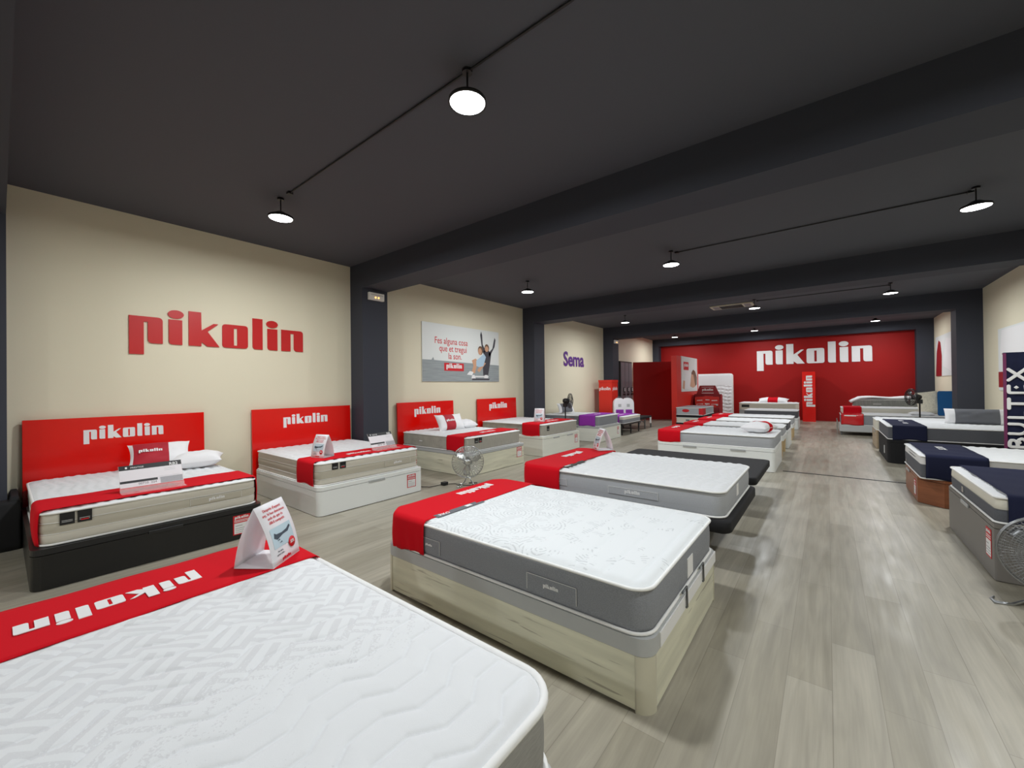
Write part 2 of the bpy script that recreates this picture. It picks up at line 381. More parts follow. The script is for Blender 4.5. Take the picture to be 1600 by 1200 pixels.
def poly(mb, o, xd, yd, pts, t, mi):
    a = sum(pts[i][0] * pts[(i + 1) % len(pts)][1] - pts[(i + 1) % len(pts)][0] * pts[i][1] for i in range(len(pts)))
    if a < 0: pts = pts[::-1]
    tpl = curve_mesh([pts], t / 2); X = frame(o, xd, yd) @ Matrix.Translation((0, 0, t / 2)); mb.mesh(tpl, X, mi)

def rrect(x0, x1, y0, y1, r, seg=7):
    out = []
    for cx, cy, a0 in ((x1 - r, y0 + r, -90), (x1 - r, y1 - r, 0), (x0 + r, y1 - r, 90), (x0 + r, y0 + r, 180)):
        for k in range(seg + 1):
            a = math.radians(a0 + 90 * k / seg); out.append((cx + r * math.cos(a), cy + r * math.sin(a)))
    return out
def ybound(x, x0, x1, y0, y1, r):
    d = 0
    if x < x0 + r: q = x0 + r - x; d = r - math.sqrt(max(r * r - q * q, 0))
    if x > x1 - r: q = x - x1 + r; d = r - math.sqrt(max(r * r - q * q, 0))
    return y0 + d, y1 - d

# ================================================================== the setting
def struct(name, mb, mats, bevel=0):
    o = mb.build(name, mats, None, (0, 0, 0), bevel); o['kind'] = 'structure'; return o
struct('floor', MB().box(XL - .3, XR + .3, YF - .2, YB + .3, -.1, 0), 'floor')
struct('ceiling', MB().box(XL - .3, XR + .3, YF - .2, YB + .3, CEIL, CEIL + .12), 'ceil')
struct('wall_left', MB().box(XL - .25, XL, YF - .2, YB + .3, 0, CEIL), 'cream')
struct('wall_right', MB().box(XR, XR + .25, YF - .2, YB + .3, 0, CEIL), 'cream')
struct('wall_back', MB().box(XL, XR, YB, YB + .25, 0, CEIL), 'redwall')
struct('wall_front', MB().box(XL, XR, YF - .2, YF, 0, CEIL), 'cream')
BEAMS = [(-.45, .05), (3.86, 4.36), (9.0, 9.5), (14.1, 14.62), (19.55, 19.9)]
for i, (a, b) in enumerate(BEAMS):
    zb = 3.32 if i == 4 else BEAM
    struct('trim_%d' % (i + 1), MB().box(XL, XR, a, b, zb, CEIL), 'beam')
    struct('trim_%d' % (i + 6), MB().box(XL, -6.27 if i < 4 else -6.36, a, b, 0, zb), 'beam')
    struct('trim_%d' % (i + 11), MB().box(2.43, XR, a, b, 0, zb), 'beam')
struct('trim_16', MB().box(-.62, 2.86, 8.24, 8.275, 0, .006), 'black')   # expansion strip in the floor
# red partition and its end panel
X = frame((XL, 17.03, 0), (2.2, 1.3, 0), (-1.3, 2.2, 0))
struct('wall_partition', MB().box(0, 2.55, 0, .1, 0, 2.48, 0, X), 'redwall')
struct('wall_panel', MB().box(-4.5, -4.31, 15.2, 18.3, 0, 2.55), 'carton')
# bay with grey panels
cb = thing('panel_cabinet', (-6.5, 16.1, 0), 'tall grey panel cabinet with black brackets in recess beside the dark red partition', 'cabinet')
MB().box(-6.65, -6.57, 15.45, 16.70, 0, 2.47).build('frame', 'black', cb)
for k, (a, b) in enumerate(((15.5, 15.88), (15.92, 16.28), (16.32, 16.66))):
    MB().box(-6.57, -6.55, a, b, .05, 2.42).build('door', 'greydoor', cb)
for a in (15.78, 16.2, 16.6):
    d = MB().box(-6.55, -6.525, a - .12, a + .12, 1.1, 1.14).box(-6.55, -6.52, a - .05, a + .05, 1.2, 1.4).build('bracket', 'black', cb)
    MB().box(-6.52, -6.51, a - .035, a + .035, 1.24, 1.38).build('label_plate', 'white', d)

# ================================================================== lamps
def lamp(x, y, lab, zc=3.42):
    t = thing('ceiling_lamp', (x, y, zc), lab, 'lamp', 'round ceiling lamps')
    MB().lathe([(.035, CEIL - zc), (.035, CEIL - zc - .02), (.0351, CEIL - zc - .021)], (x, y, zc), 0, 16).build('canopy', 'black', t)
    MB().tube([(x, y, CEIL - .02), (x, y, zc + .07)], .007).build('stem', 'black', t)
    MB().lathe([(.03, .075), (.045, .07), (.08, .045), (.126, .025), (.13, 0), (.122, 0), (.118, .012)], (x, y, zc), 0, 32).build('housing', 'black', t)
    MB().lathe([(.117, .01), (.117, .004), (.0, .0035)], (x, y, zc), 0, 32).build('diffuser', 'ledwhite', t)
    ld = bpy.data.lights.new('lamp_light', 'AREA'); ld.shape = 'DISK'; ld.size = .23; ld.energy = LAMP_W; ld.color = LAMP_COL
    lo = bpy.data.objects.new('lamp_light', ld); COL.objects.link(lo); lo.parent = t; lo.location = (0, 0, -.002)
pos = {(-4.83, 1.97): 'round ceiling lamp nearest the left wall in front bay, above the black-based bed',
 (-1.9, 1.97): 'largest looking round ceiling lamp, top centre, at right end of visible conduit',
 (1.27, 1.97): 'round ceiling lamp of the nearest row, outside the right edge',
 (-4.83, 6.69): 'round ceiling lamp in second bay by left wall near skateboard poster',
 (-1.9, 6.69): 'round ceiling lamp in second bay, middle of the row',
 (1.27, 6.69): 'bright round ceiling lamp in second bay near right edge',
 (-4.83, 11.95): 'round ceiling lamp in third bay near the purple lettering',
 (-1.9, 11.95): 'round ceiling lamp in third bay just right of the air vent',
 (1.27, 11.95): 'round ceiling lamp in third bay on the right above the black bed',
 (-4.83, 17.6): 'small far ceiling lamp at left of the back row above the red partition',
 (-1.9, 17.6): 'small far ceiling lamp in middle of the back row above white letters',
 (1.27, 17.6): 'small far ceiling lamp at right of the back row'}
for yy in LAMP_Y:
    for xx in LAMP_X:
        dx = 0
        if yy == 11.95: dx = {-4.83: -.07, -1.9: .45, 1.27: -.17}[xx]
        if yy == 17.6: dx = {-4.83: -.39, -1.9: -.32, 1.27: .02}[xx]
        if yy == 6.69: dx = {-4.83: 0.02, -1.9: -.06, 1.27: .05}[xx]
        lamp(xx + dx, yy + (.6 if yy == 17.6 else 0), pos.get((xx, yy)) or {-4.83: 'unseen ceiling lamp added for fill behind the camera by the left wall', -1.9: 'unseen ceiling lamp added for fill behind the camera in the middle', 1.27: 'unseen ceiling lamp added for fill behind the camera on the right side'}[xx], 3.55 if yy == 17.6 else 3.42)
for k, (yy, a, b) in enumerate(((1.97, -4.6, 1.2), (6.79, -1.9, 1.3), (12.15, -1.4, 1.1))):
    mb = MB().tube([(a, yy, CEIL - .012), (b, yy, CEIL - .01)], .008, 0, 8)
    for q in (a, b): mb.box(q - .025, q + .025, yy - .025, yy + .025, CEIL - .025, CEIL)
    tag(mb.build('ceiling_conduit', 'black'), ['thin black conduit on ceiling linking the two nearest lamps', 'thin black conduit on ceiling of second bay, running to right lamp', 'thin black conduit on ceiling of third bay past the vent'][k], 'conduit', 'ceiling conduits')
v = thing('air_vent', (-2.05, 12.45, CEIL), 'rectangular beige air vent in ceiling of third bay', 'vent')
MB().box(-2.56, -1.53, 12.18, 12.74, CEIL - .03, CEIL - .001).build('frame', 'ventgrey', v, bevel=.006)
mb = MB()
for k in range(9): mb.box(-2.33, -1.78, 12.24 + k * .052, 12.265 + k * .052, CEIL - .036, CEIL - .03)
mb.build('grille', 'black', v)
for a in (-2.5, -1.74): MB().box(a, a + .15, 12.26, 12.66, CEIL - .034, CEIL - .029).build('louvre', 'greydoor', v)
# emergency lights
for yc, lb in ((4.11, 'white emergency light box with two amber leds high on nearest black column'), (14.33, 'small white emergency light box high on third black column')):
    zc = 3.1 if yc < 5 else 3.12
    e = thing('emergency_light', (-6.27, yc, zc), lb, 'emergency light')
    MB().box(-6.27, -6.21, yc - .15, yc + .15, zc - .065, zc + .065).build('housing', 'plastic', e, bevel=.008)
    MB().box(-6.209, -6.205, yc - .12, yc + .12, zc + .02, zc + .026).build('strip', 'greydoor', e)
    for s_ in (-.03, .03): MB().lathe([(.012, 0), (.012, .006), (.001, .0065)], (0, 0, 0), 0, 12, frame((-6.21, yc + s_, zc - .02), (0, 1, 0), (0, 0, 1))).build('led', 'amber', e)

# ================================================================== wall lettering and posters
mb = MB(); put_logo(mb, (XL + .008, .98 + 1.02, 2.09 + .1625), (0, 1, 0), (0, 0, 1), 2.05, 0, 2)
tag(mb.build('wall_lettering', 'redletter'), 'large red lettering reading pikolin on left cream wall', 'lettering')
mb = MB(); put_logo(mb, (-.52, YB - .012, 2.57), (1, 0, 0), (0, 0, 1), 3.66, 0, 3)
tag(mb.build('wall_lettering', 'white'), 'large white lettering reading pikolin on red back wall', 'lettering')
mb = MB(); put_text(mb, 'Sema', (XL + .012, 11.84, 2.15), (0, 1, 0), (0, 0, 1), .64, 0, .028, 1.0)
tag(mb.build('wall_lettering', 'purpleletter'), 'purple lettering reading Sema on left wall of third bay', 'lettering')

def poster_skate():
    y0, y1, z0, z1 = 5.44, 7.92, 1.62, 2.88
    t = thing('wall_poster', (XL, (y0 + y1) / 2, z0), 'wide poster of two people on skateboard with red slogan, on second bay wall', 'poster')
    MB().box(XL, XL + .02, y0, y1, z0, z1).build('backing', 'sky', t)
    o = (XL + .02, y0, z0); xd, yd = (0, 1, 0), (0, 0, 1); w = y1 - y0; h = z1 - z0
    mb = MB()
    poly(mb, o, xd, yd, [(0, 0), (w, 0), (w, .33 * h), (.5 * w, .35 * h), (.1 * w, .37 * h), (0, .37 * h)], .001, 0)
    poly(mb, o, xd, yd, [(.1 * w, .37 * h), (.12 * w, .42 * h), (.13 * w, .37 * h)], .0012, 0)
    mb.build('printed_ground', 'inkgrey', t)
    mb = MB()
    for s_, x, y in (('Fes alguna cosa', .34, .66), ('que et tregui', .36, .53), ('la son.', .38, .40)):
        put_text(mb, s_, (XL + .0215, y0 + x * w, z0 + y * h), xd, yd, .20, 0, .004, .82)
    mb.build('printed_slogan', 'redprint', t)
    mb = MB(); card(mb, o, xd, yd, .245 * w, .49 * w, .19 * h, .33 * h, .002, 0)
    lb = mb.build('logo_block', 'redprint', t)
    mb = MB(); put_logo(mb, (XL + .0235, y0 + .3675 * w, z0 + .268 * h), xd, yd, .48, 0, .3); mb.build('logo', 'white', lb)
    q = lambda pts: [(a * w, b * h) for a, b in pts]
    mb = MB()
    L = lambda pts, mi, th=.002: poly(mb, o, xd, yd, q(pts), th, mi)
    L([(.6, .03), (.84, .03), (.86, .06), (.6, .06)], 3, .002)                             # board shadow
    L([(.62, .085), (.83, .085), (.84, .11), (.61, .11)], 4, .0024)                        # deck
    L([(.72, .9), (.735, .97), (.748, .9), (.755, .72), (.8, .6), (.76, .55), (.742, .66)], 3, .0022)   # raised arm back
    L([(.925, .82), (.935, .88), (.95, .84), (.935, .7), (.89, .58), (.85, .48), (.84, .56), (.9, .66)], 3, .0022)
    L([(.77, .6), (.84, .62), (.88, .55), (.86, .35), (.83, .12), (.76, .12), (.75, .4)], 3, .0022)  # dark torso
    mb.add([Vector(frame(o, xd, yd) @ Vector((.815 * w + .034 * w * math.cos(a_), .66 * h + .075 * h * math.sin(a_), .0026))) for a_ in [2 * PI * k / 20 for k in range(20)]], [tuple(range(20))], 2)
    mb.add([Vector(frame(o, xd, yd) @ Vector((.812 * w + .026 * w * math.cos(a_), .64 * h + .055 * h * math.sin(a_), .003))) for a_ in [2 * PI * k / 20 for k in range(20)]], [tuple(range(20))], 0)
    L([(.6, .4), (.65, .44), (.7, .38), (.66, .28), (.64, .16), (.59, .16), (.62, .3)], 0, .0034)   # legs
    L([(.67, .22), (.7, .18), (.8, .36), (.76, .38)], 0, .0036)
    L([(.66, .3), (.7, .28), (.76, .3), (.8, .48), (.77, .54), (.71, .46), (.66, .4)], 1, .0038)    # blue shirt
    mb.add([Vector(frame(o, xd, yd) @ Vector((.72 * w + .036 * w * math.cos(a_), .6 * h + .085 * h * math.sin(a_), .004))) for a_ in [2 * PI * k / 20 for k in range(20)]], [tuple(range(20))], 2)
    mb.add([Vector(frame(o, xd, yd) @ Vector((.713 * w + .026 * w * math.cos(a_), .58 * h + .065 * h * math.sin(a_), .0044))) for a_ in [2 * PI * k / 20 for k in range(20)]], [tuple(range(20))], 0)
    L([(.53, .13), (.6, .12), (.62, .18), (.57, .2)], 4, .004); L([(.59, .06), (.65, .06), (.63, .13), (.6, .12)], 4, .004); L([(.77, .07), (.83, .07), (.82, .13), (.78, .13)], 4, .004)
    mb.build('printed_figures', ['skin', 'shirt', 'hairb', 'dress', 'white'], t)
poster_skate()
def simple_poster(name, lab, o, xd, yd, w, h, bg, prints, th=.02):
    t = thing(name, o, lab, 'poster')
    X = frame(o, xd, yd); MB().box(0, w, 0, h, 0, th, 0, X).build('backing', bg, t)
    for nm, m_, pts, d in prints:
        mb = MB(); o2 = X @ Vector((0, 0, th)); poly(mb, o2, xd, yd, [(a * w, b * h) for a, b in pts], d, 0); mb.build(nm, m_, t)
    return t
t = simple_poster('wall_poster', 'white poster of person in white hugging pillow, on end of red panel', (-4.31, 15.75, 1.22), (0, 1, 0), (0, 0, 1), 2.3, 1.34, 'sky',
    [('printed_pillow', 'white', [(.18, .08), (.5, .06), (.58, .5), (.5, .6), (.2, .6)], .002),
     ('printed_hair', 'hairb', [(.66, .2), (.78, .12), (.95, .2), (.97, .42), (.85, .6), (.72, .65), (.6, .55)], .002),
     ('printed_skin', 'skin', [(.05, .1), (.16, .06), (.2, .3), (.1, .32)], .002),
     ('printed_arm', 'skin', [(.5, .15), (.7, .1), (.85, .14), (.72, .5), (.6, .5)], .003),
     ('printed_logo_block', 'redprint', [(.12, .62), (.42, .62), (.42, .85), (.12, .85)], .003)])
mb = MB(); put_logo(mb, (-4.31 + .0245, 15.75 + 2.3 * .27, 1.22 + 1.34 * .75), (0, 1, 0), (0, 0, 1), .55, 0, .3); mb.build('logo', 'white', t)
simple_poster('wall_poster', 'poster with dark red and white figure on far right wall between black columns', (XR - .001, 19.2, 1.67), (0, -1, 0), (0, 0, 1), 3.0, 1.28, 'sky',
    [('printed_curtain', 'darkred', [(0, 0), (.28, 0), (.3, .5), (.24, .84), (.15, .9), (.05, .6)], .002),
     ('printed_figure', 'white', [(.34, .25), (.7, .1), (.95, .3), (.9, .8), (.5, .9)], .002)])
simple_poster('wall_poster', 'pale poster with white figure on right wall behind the navy banner', (XR - .001, 13.0, 1.30), (0, -1, 0), (0, 0, 1), 2.3, 1.28, 'sky',
    [('printed_cloth', 'white', [(.05, .55), (.9, .5), (.95, .97), (.1, .97)], .002),
     ('printed_edge', 'darkred', [(0, .05), (.12, .05), (.12, .3), (0, .3)], .002)])

# ================================================================== bed building blocks
def waveq(x, y):           # zig-zag channel quilting running across the bed
    p = (y / .36) % 1.0; k = np.floor(x / .105)
    tri = lambda q: np.clip(np.abs(((q % 1) * 4 + 1) % 4 - 2) - 1, -.42, .42) / .42
    off = .027 * tri(p) * np.where(k % 2 == 0, 1, 1); d = ((x + off) / .105) % 1.0
    d = np.minimum(d, 1 - d) * .105
    return .0125 * (1 - .55 * np.exp(-(d / .0055)) - .45 * np.exp(-(d / .028))) - .003
def chanq(x, y, s=.155):
    d = (x / s) % 1; d = np.minimum(d, 1 - d) * s
    return .010 * (1 - .5 * np.exp(-d / .006) - .5 * np.exp(-d / .03)) - .002
def puffq(x, y):
    a = np.sin(x * 2 * PI / .19 + 1.2 * np.sin(y * 9)) ; b = np.sin(y * 2 * PI / .16 + 1.1 * np.sin(x * 8))
    return .021 * (np.abs(a * b)) ** .5 - .0145
def tileq(x, y):
    a = np.abs(np.sin(x * PI / .12 + .5 * np.sin(y * 11))); b = np.abs(np.sin(y * PI / .12 + .5 * np.sin(x * 13)))
    return .019 * np.minimum(a, b) ** .5 - .0125
def top_panel(x0, x1, y0, y1, r, zt, hf, res, drop=.02):
    nx = max(4, int((x1 - x0) / res)); ny = max(4, int((y1 - y0) / res))
    x, y = np.meshgrid(np.linspace(x0, x1, nx + 1), np.linspace(y0, y1, ny + 1), indexing='ij')
    cx = np.clip(x, x0 + r, x1 - r); cy = np.clip(y, y0 + r, y1 - r)
    dx, dy = x - cx, y - cy; D = np.hypot(dx, dy); cor = (np.abs(dx) > 0) & (np.abs(dy) > 0)
    k = np.where(cor & (D > r), r / np.maximum(D, 1e-9), 1); x = cx + dx * k; y = cy + dy * k
    d = np.where(cor, r - np.minimum(D, r), np.minimum(np.minimum(x - x0, x1 - x), np.minimum(y - y0, y1 - y)))
    e = np.clip(d / .05, 0, 1); z = zt + hf(x - x0, y - y0) * e - drop * (1 - np.clip(d / .045, 0, 1)) ** 2
    n1 = ny + 1; idx = np.arange((nx + 1) * n1).reshape(nx + 1, n1)
    f = np.stack([idx[:-1, :-1], idx[1:, :-1], idx[1:, 1:], idx[:-1, 1:]], -1).reshape(-1, 4)
    mb = MB(); mb.v = [tuple(p) for p in np.stack([x, y, z], -1).reshape(-1, 3).tolist()]; mb.f = [tuple(q) for q in f.tolist()]
    mb.m = [0] * len(mb.f); mb.s = [True] * len(mb.f); return mb
MATT = {}
def mattress(key, b, z0, z1, lab, side='sidegrey', top='knit', hf=puffq, res=.02, r=.09, bands=None, lines=(), cat='mattress', group=None, bulge=.006, name='mattress', pr=.0085):
    x0, x1, y0, y1 = b
    t = thing(name, ((x0 + x1) / 2, (y0 + y1) / 2, z0), lab, cat, group)
    zt = z1 - .018
    # side wall
    zs = sorted(set([z0 + .006, zt] + [z0 + (zt - z0) * q for q in (.15, .3, .45, .6, .75, .9)] + [q[0] for q in (bands or [])]))
    loops = []; mis = []
    for i, z in enumerate(zs):
        q = (z - z0) / (zt - z0); ins = bulge * (2 * q - 1) ** 2
        for l in lines:
            if abs(z - l) < .004: ins += .006
        loops.append([(p[0], p[1], z) for p in rrect(x0 + ins, x1 - ins, y0 + ins, y1 - ins, r)])
    mats = [side]
    if bands:
        for _, m_ in bands:
            if m_ not in mats: mats.append(m_)
    for i in range(len(zs) - 1):
        c = 0
        if bands:
            for zb, m_ in bands:
                if (zs[i] + zs[i + 1]) / 2 > zb: c = mats.index(m_)
        mis.append(c)
    mb = MB().loft(loops, 0, True, True, mis); mb.build('side_panel', mats, t)
    top_panel(x0 + .004, x1 - .004, y0 + .004, y1 - .004, r, z1, hf, res).build('top_panel', top, t)
    for z in (z0 + .008, zt):
        MB().tube([(p[0], p[1], z) for p in rrect(x0 - .001, x1 + .001, y0 - .001, y1 + .001, r)], pr, 0, 8, True).build('piping', 'pipe', t)
    if lines:
        mb = MB()
        for l in lines: mb.tube([(p[0], p[1], l) for p in rrect(x0 + .003, x1 - .003, y0 + .003, y1 - .003, r)], .0025, 0, 6, True)
        mb.build('seam', 'pipe' if side == 'sidebeige' else 'sidegrey2', t)
    MATT[key] = (x0, x1, y0, y1, r, z0, z1, t)
    return t
def runner(key, xa, xb, lab, m_='redcloth', zdrop=.004, fold=.0, group='red bed runners', logo=None, logom='white', name='bed_runner', far=True):
    x0, x1, y0, y1, r, z0, z1, _ = MATT[key]
    n = 17; o = .013; P = []
    for i in range(n):
        x = xa + (xb - xa) * i / (n - 1); a, b = ybound(min(max(x, x0 + .002), x1 - .002), x0, x1, y0, y1, r)
        def wob(q, z): return fold * (math.sin(x * 55 + z * 9) + .5 * math.sin(x * 120 + 2)) * (1 - q)
        zl = z0 + zdrop + .012 * math.sin(x * 14 + y0)
        row = []
        for k in range(9):
            q = k / 8; z = zl + (z1 - .03 - zl) * q; row.append((x, a - o - .006 * math.sin(q * PI) - wob(q, z), z))
        for k in range(1, 6):
            an = PI / 2 * k / 6; row.append((x, a - o + (o + .022) * (1 - math.cos(an)), z1 - .03 + (.03 + .009) * math.sin(an)))
        m2 = 24
        for k in range(m2 + 1):
            yy = a + .03 + (b - a - .06) * k / m2; row.append((x, yy, z1 + .009 + .0015 * math.sin(yy * 17 + x * 9)))
        for k in range(5, 0, -1):
            an = PI / 2 * k / 6; row.append((x, b + o - (o + .022) * (1 - math.cos(an)), z1 - .03 + (.03 + .009) * math.sin(an)))
        for k in range(8, -1, -1):
            q = k / 8; z = zl + (z1 - .03 - zl) * q; row.append((x, b + o + .006 * math.sin(q * PI), z))
        P.append(row)
    mb = MB().grid(P)
    root = thing(name, ((xa + xb) / 2, (y0 + y1) / 2, z1), lab, 'bed runner', group)
    c = mb.build('cloth', m_, root)
    so = c.modifiers.new('thick', 'SOLIDIFY'); so.thickness = .003; so.offset = 1
    if logo:
        xd, yd, w, cx, cy = logo
        mb = MB(); put_logo(mb, (cx, cy, z1 + .0145), xd, yd, w, 0, .3); mb.build('printed_logo', logom, root)
    return root
def price_tag(parent, o, xd, w, h, big=False):
    mb = MB(); yd = (0, 0, 1)
    card(mb, o, xd, yd, 0, w, 0, h, .002, 0); card(mb, o, xd, yd, w * .07, w * .93, h * .05, h * .6, .003, 1)
    for q in (.66, .73): card(mb, o, xd, yd, w * .07, w * .93, h * q, h * (q + .03), .003, 1)
    for q in (.12, .22, .32): card(mb, o, xd, yd, w * .14, w * .86, h * q, h * (q + .015), .0034, 2)
    card(mb, o, xd, yd, w * .14, w * .55, h * .45, h * .47, .0034, 2)
    X = frame(o, xd, yd); c = X @ Vector((w / 2, h * .88, .003)); put_logo(mb, c, xd, yd, w * .8, 1, .1)
    return mb.build('price_tag', ['redprint', 'white', 'greyband'], parent)
def storage_base(b, z1, lab, body='whitewood', lidm=None, r=.07, lid=.045, handles=(), tagat=None, cat='bed base', group=None, foot='+x', edge=None, chamfer=False):
    x0, x1, y0, y1 = b
    t = thing('storage_bed_base', ((x0 + x1) / 2, (y0 + y1) / 2, 0), lab, cat, group)
    zl = z1 - lid
    out = rrect(x0, x1, y0, y1, r, 7)
    if chamfer: c = .2; out = [(x0 + c, y0), (x1, y0), (x1, y1), (x0 + c, y1), (x0, y1 - c), (x0, y0 + c)]
    sm = not chamfer
    bo = MB().prism(out, .006, zl - .006, 0, False).build('body', body, t)
    for p in bo.data.polygons: p.use_smooth = False
    ins = [(p[0] + (.012 if p[0] < (x0 + x1) / 2 else -.012), p[1] + (.012 if p[1] < (y0 + y1) / 2 else -.012)) for p in out]
    MB().prism(ins, zl - .006, zl, 0, False).prism(ins, 0, .006, 0, False).build('shadow_gap', 'black', t)
    MB().prism(out, zl, z1, 0, False).build('lid', lidm or body, t, bevel=.006)
    for (hx, hy, ax) in handles:
        mb = MB()
        if ax == 'y':   # on +x / -x face
            s_ = 1 if foot == '+x' else -1
            mb.box(min(hx, hx + s_ * .012), max(hx, hx + s_ * .012), hy - .12, hy + .12, zl - .02, zl + .012)
        else: mb.box(hx - .12, hx + .12, hy - .012, hy, zl - .02, zl + .012)
        mb.build('handle', 'handle' if body != 'blackwood' else 'black', t, bevel=.004)
    if tagat: price_tag(t, *tagat)
    return t

def badges(t, x, ys, z, s_=.075):
    for k, yy in enumerate(ys):
        mb = MB().box(x - .002, x + .004, yy, yy + s_, z, z + s_ * 1.15)
        for q in (.25, .38): mb.box(x + .004, x + .0045, yy + .01, yy + s_ - .012, z + s_ * q, z + s_ * (q + .05), 1)
        if k: mb.box(x + .004, x + .0047, yy + .018, yy + s_ - .018, z + s_ * .18, z + s_ * .3, 2)
        mb.build('badge', ['black', 'lid', 'redprint'], t)
def patch(t, o, xd, w, h, m_='sidelight'):
    X = frame(o, xd, (0, 0, 1)); p = MB().box(0, w, 0, h, 0, .003, 0, X).build('handle_patch', m_, t)
    mb = MB()
    for a in (0, w - .002): mb.box(a, a + .002, 0, h, .003, .005, 0, X)
    mb.box(0, w, h - .002, h, .003, .005, 0, X); mb.build('stitching', 'pipe', p)
    mb = MB(); put_logo(mb, X @ Vector((w / 2, h * .52, .0045)), xd, (0, 0, 1), w * .3, 0, .2); mb.build('woven_logo', 'white', p)

# pillows
def pillow(name, o, xd, yd, L, Wd, Tk, lab, band=None, bandm='crimson', logo=None, sag=0, tagm=None, mat_='pillow', corner=.1):
    t = thing(name, o, lab, 'pillow')
    X = frame(o, xd, yd)
    def surf(u0, u1, n, m_, off, sgn):
        P = []
        for i in range(n + 1):
            u = u0 + (u1 - u0) * i / n; row = []
            for j in range(m_ + 1):
                v_ = -1 + 2 * j / m_
                ex = 1 - corner * (1 - abs(u) ** 2) * abs(v_) ** 3; ey = 1 - corner * (1 - abs(v_) ** 2) * abs(u) ** 3
                x = L / 2 * u * ey; y = Wd / 2 * v_ * ex
                hgt = max(0, (1 - abs(u) ** 2.8)) ** .55 * max(0, (1 - abs(v_) ** 2.8)) ** .55
                z = sgn * (Tk / 2 * hgt + off) + .006 * math.sin(9 * u + 2) * math.sin(7 * v_ + 1) * hgt
                z -= sag * u * u
                row.append((x, y, z))
            P.append(row if sgn > 0 else row[::-1])
        return P
    mb = MB().grid(surf(-1, 1, 28, 18, 0, 1), 0, True, X).grid(surf(-1, 1, 28, 18, 0, -1), 0, True, X); mb.build('cover', mat_, t)
    if band:
        mb = MB().grid(surf(band[0], band[1], 10, 24, .004, 1), 0, True, X).grid(surf(band[0], band[1], 10, 24, .004, -1), 0, True, X)
        bo = mb.build('band', bandm, t)
        if logo:
            mb = MB(); put_logo(mb, X @ Vector(((band[0] + band[1]) / 2 * L / 2, 0, Tk / 2 + .008)), xd, yd, logo, 0, .4); mb.build('printed_logo', 'white', bo)
    if tagm:
        mb = MB(); q = tagm; mb.box(q[0] - .035, q[0] + .035, q[1] - .013, q[1] + .013, q[2], q[2] + .004, 0, X); mb.box(q[0] - .027, q[0] + .027, q[1] - .007, q[1] + .007, q[2] + .004, q[2] + .005, 1, X)
        mb.build('sewn_label', ['redprint', 'white'], t)
    return t

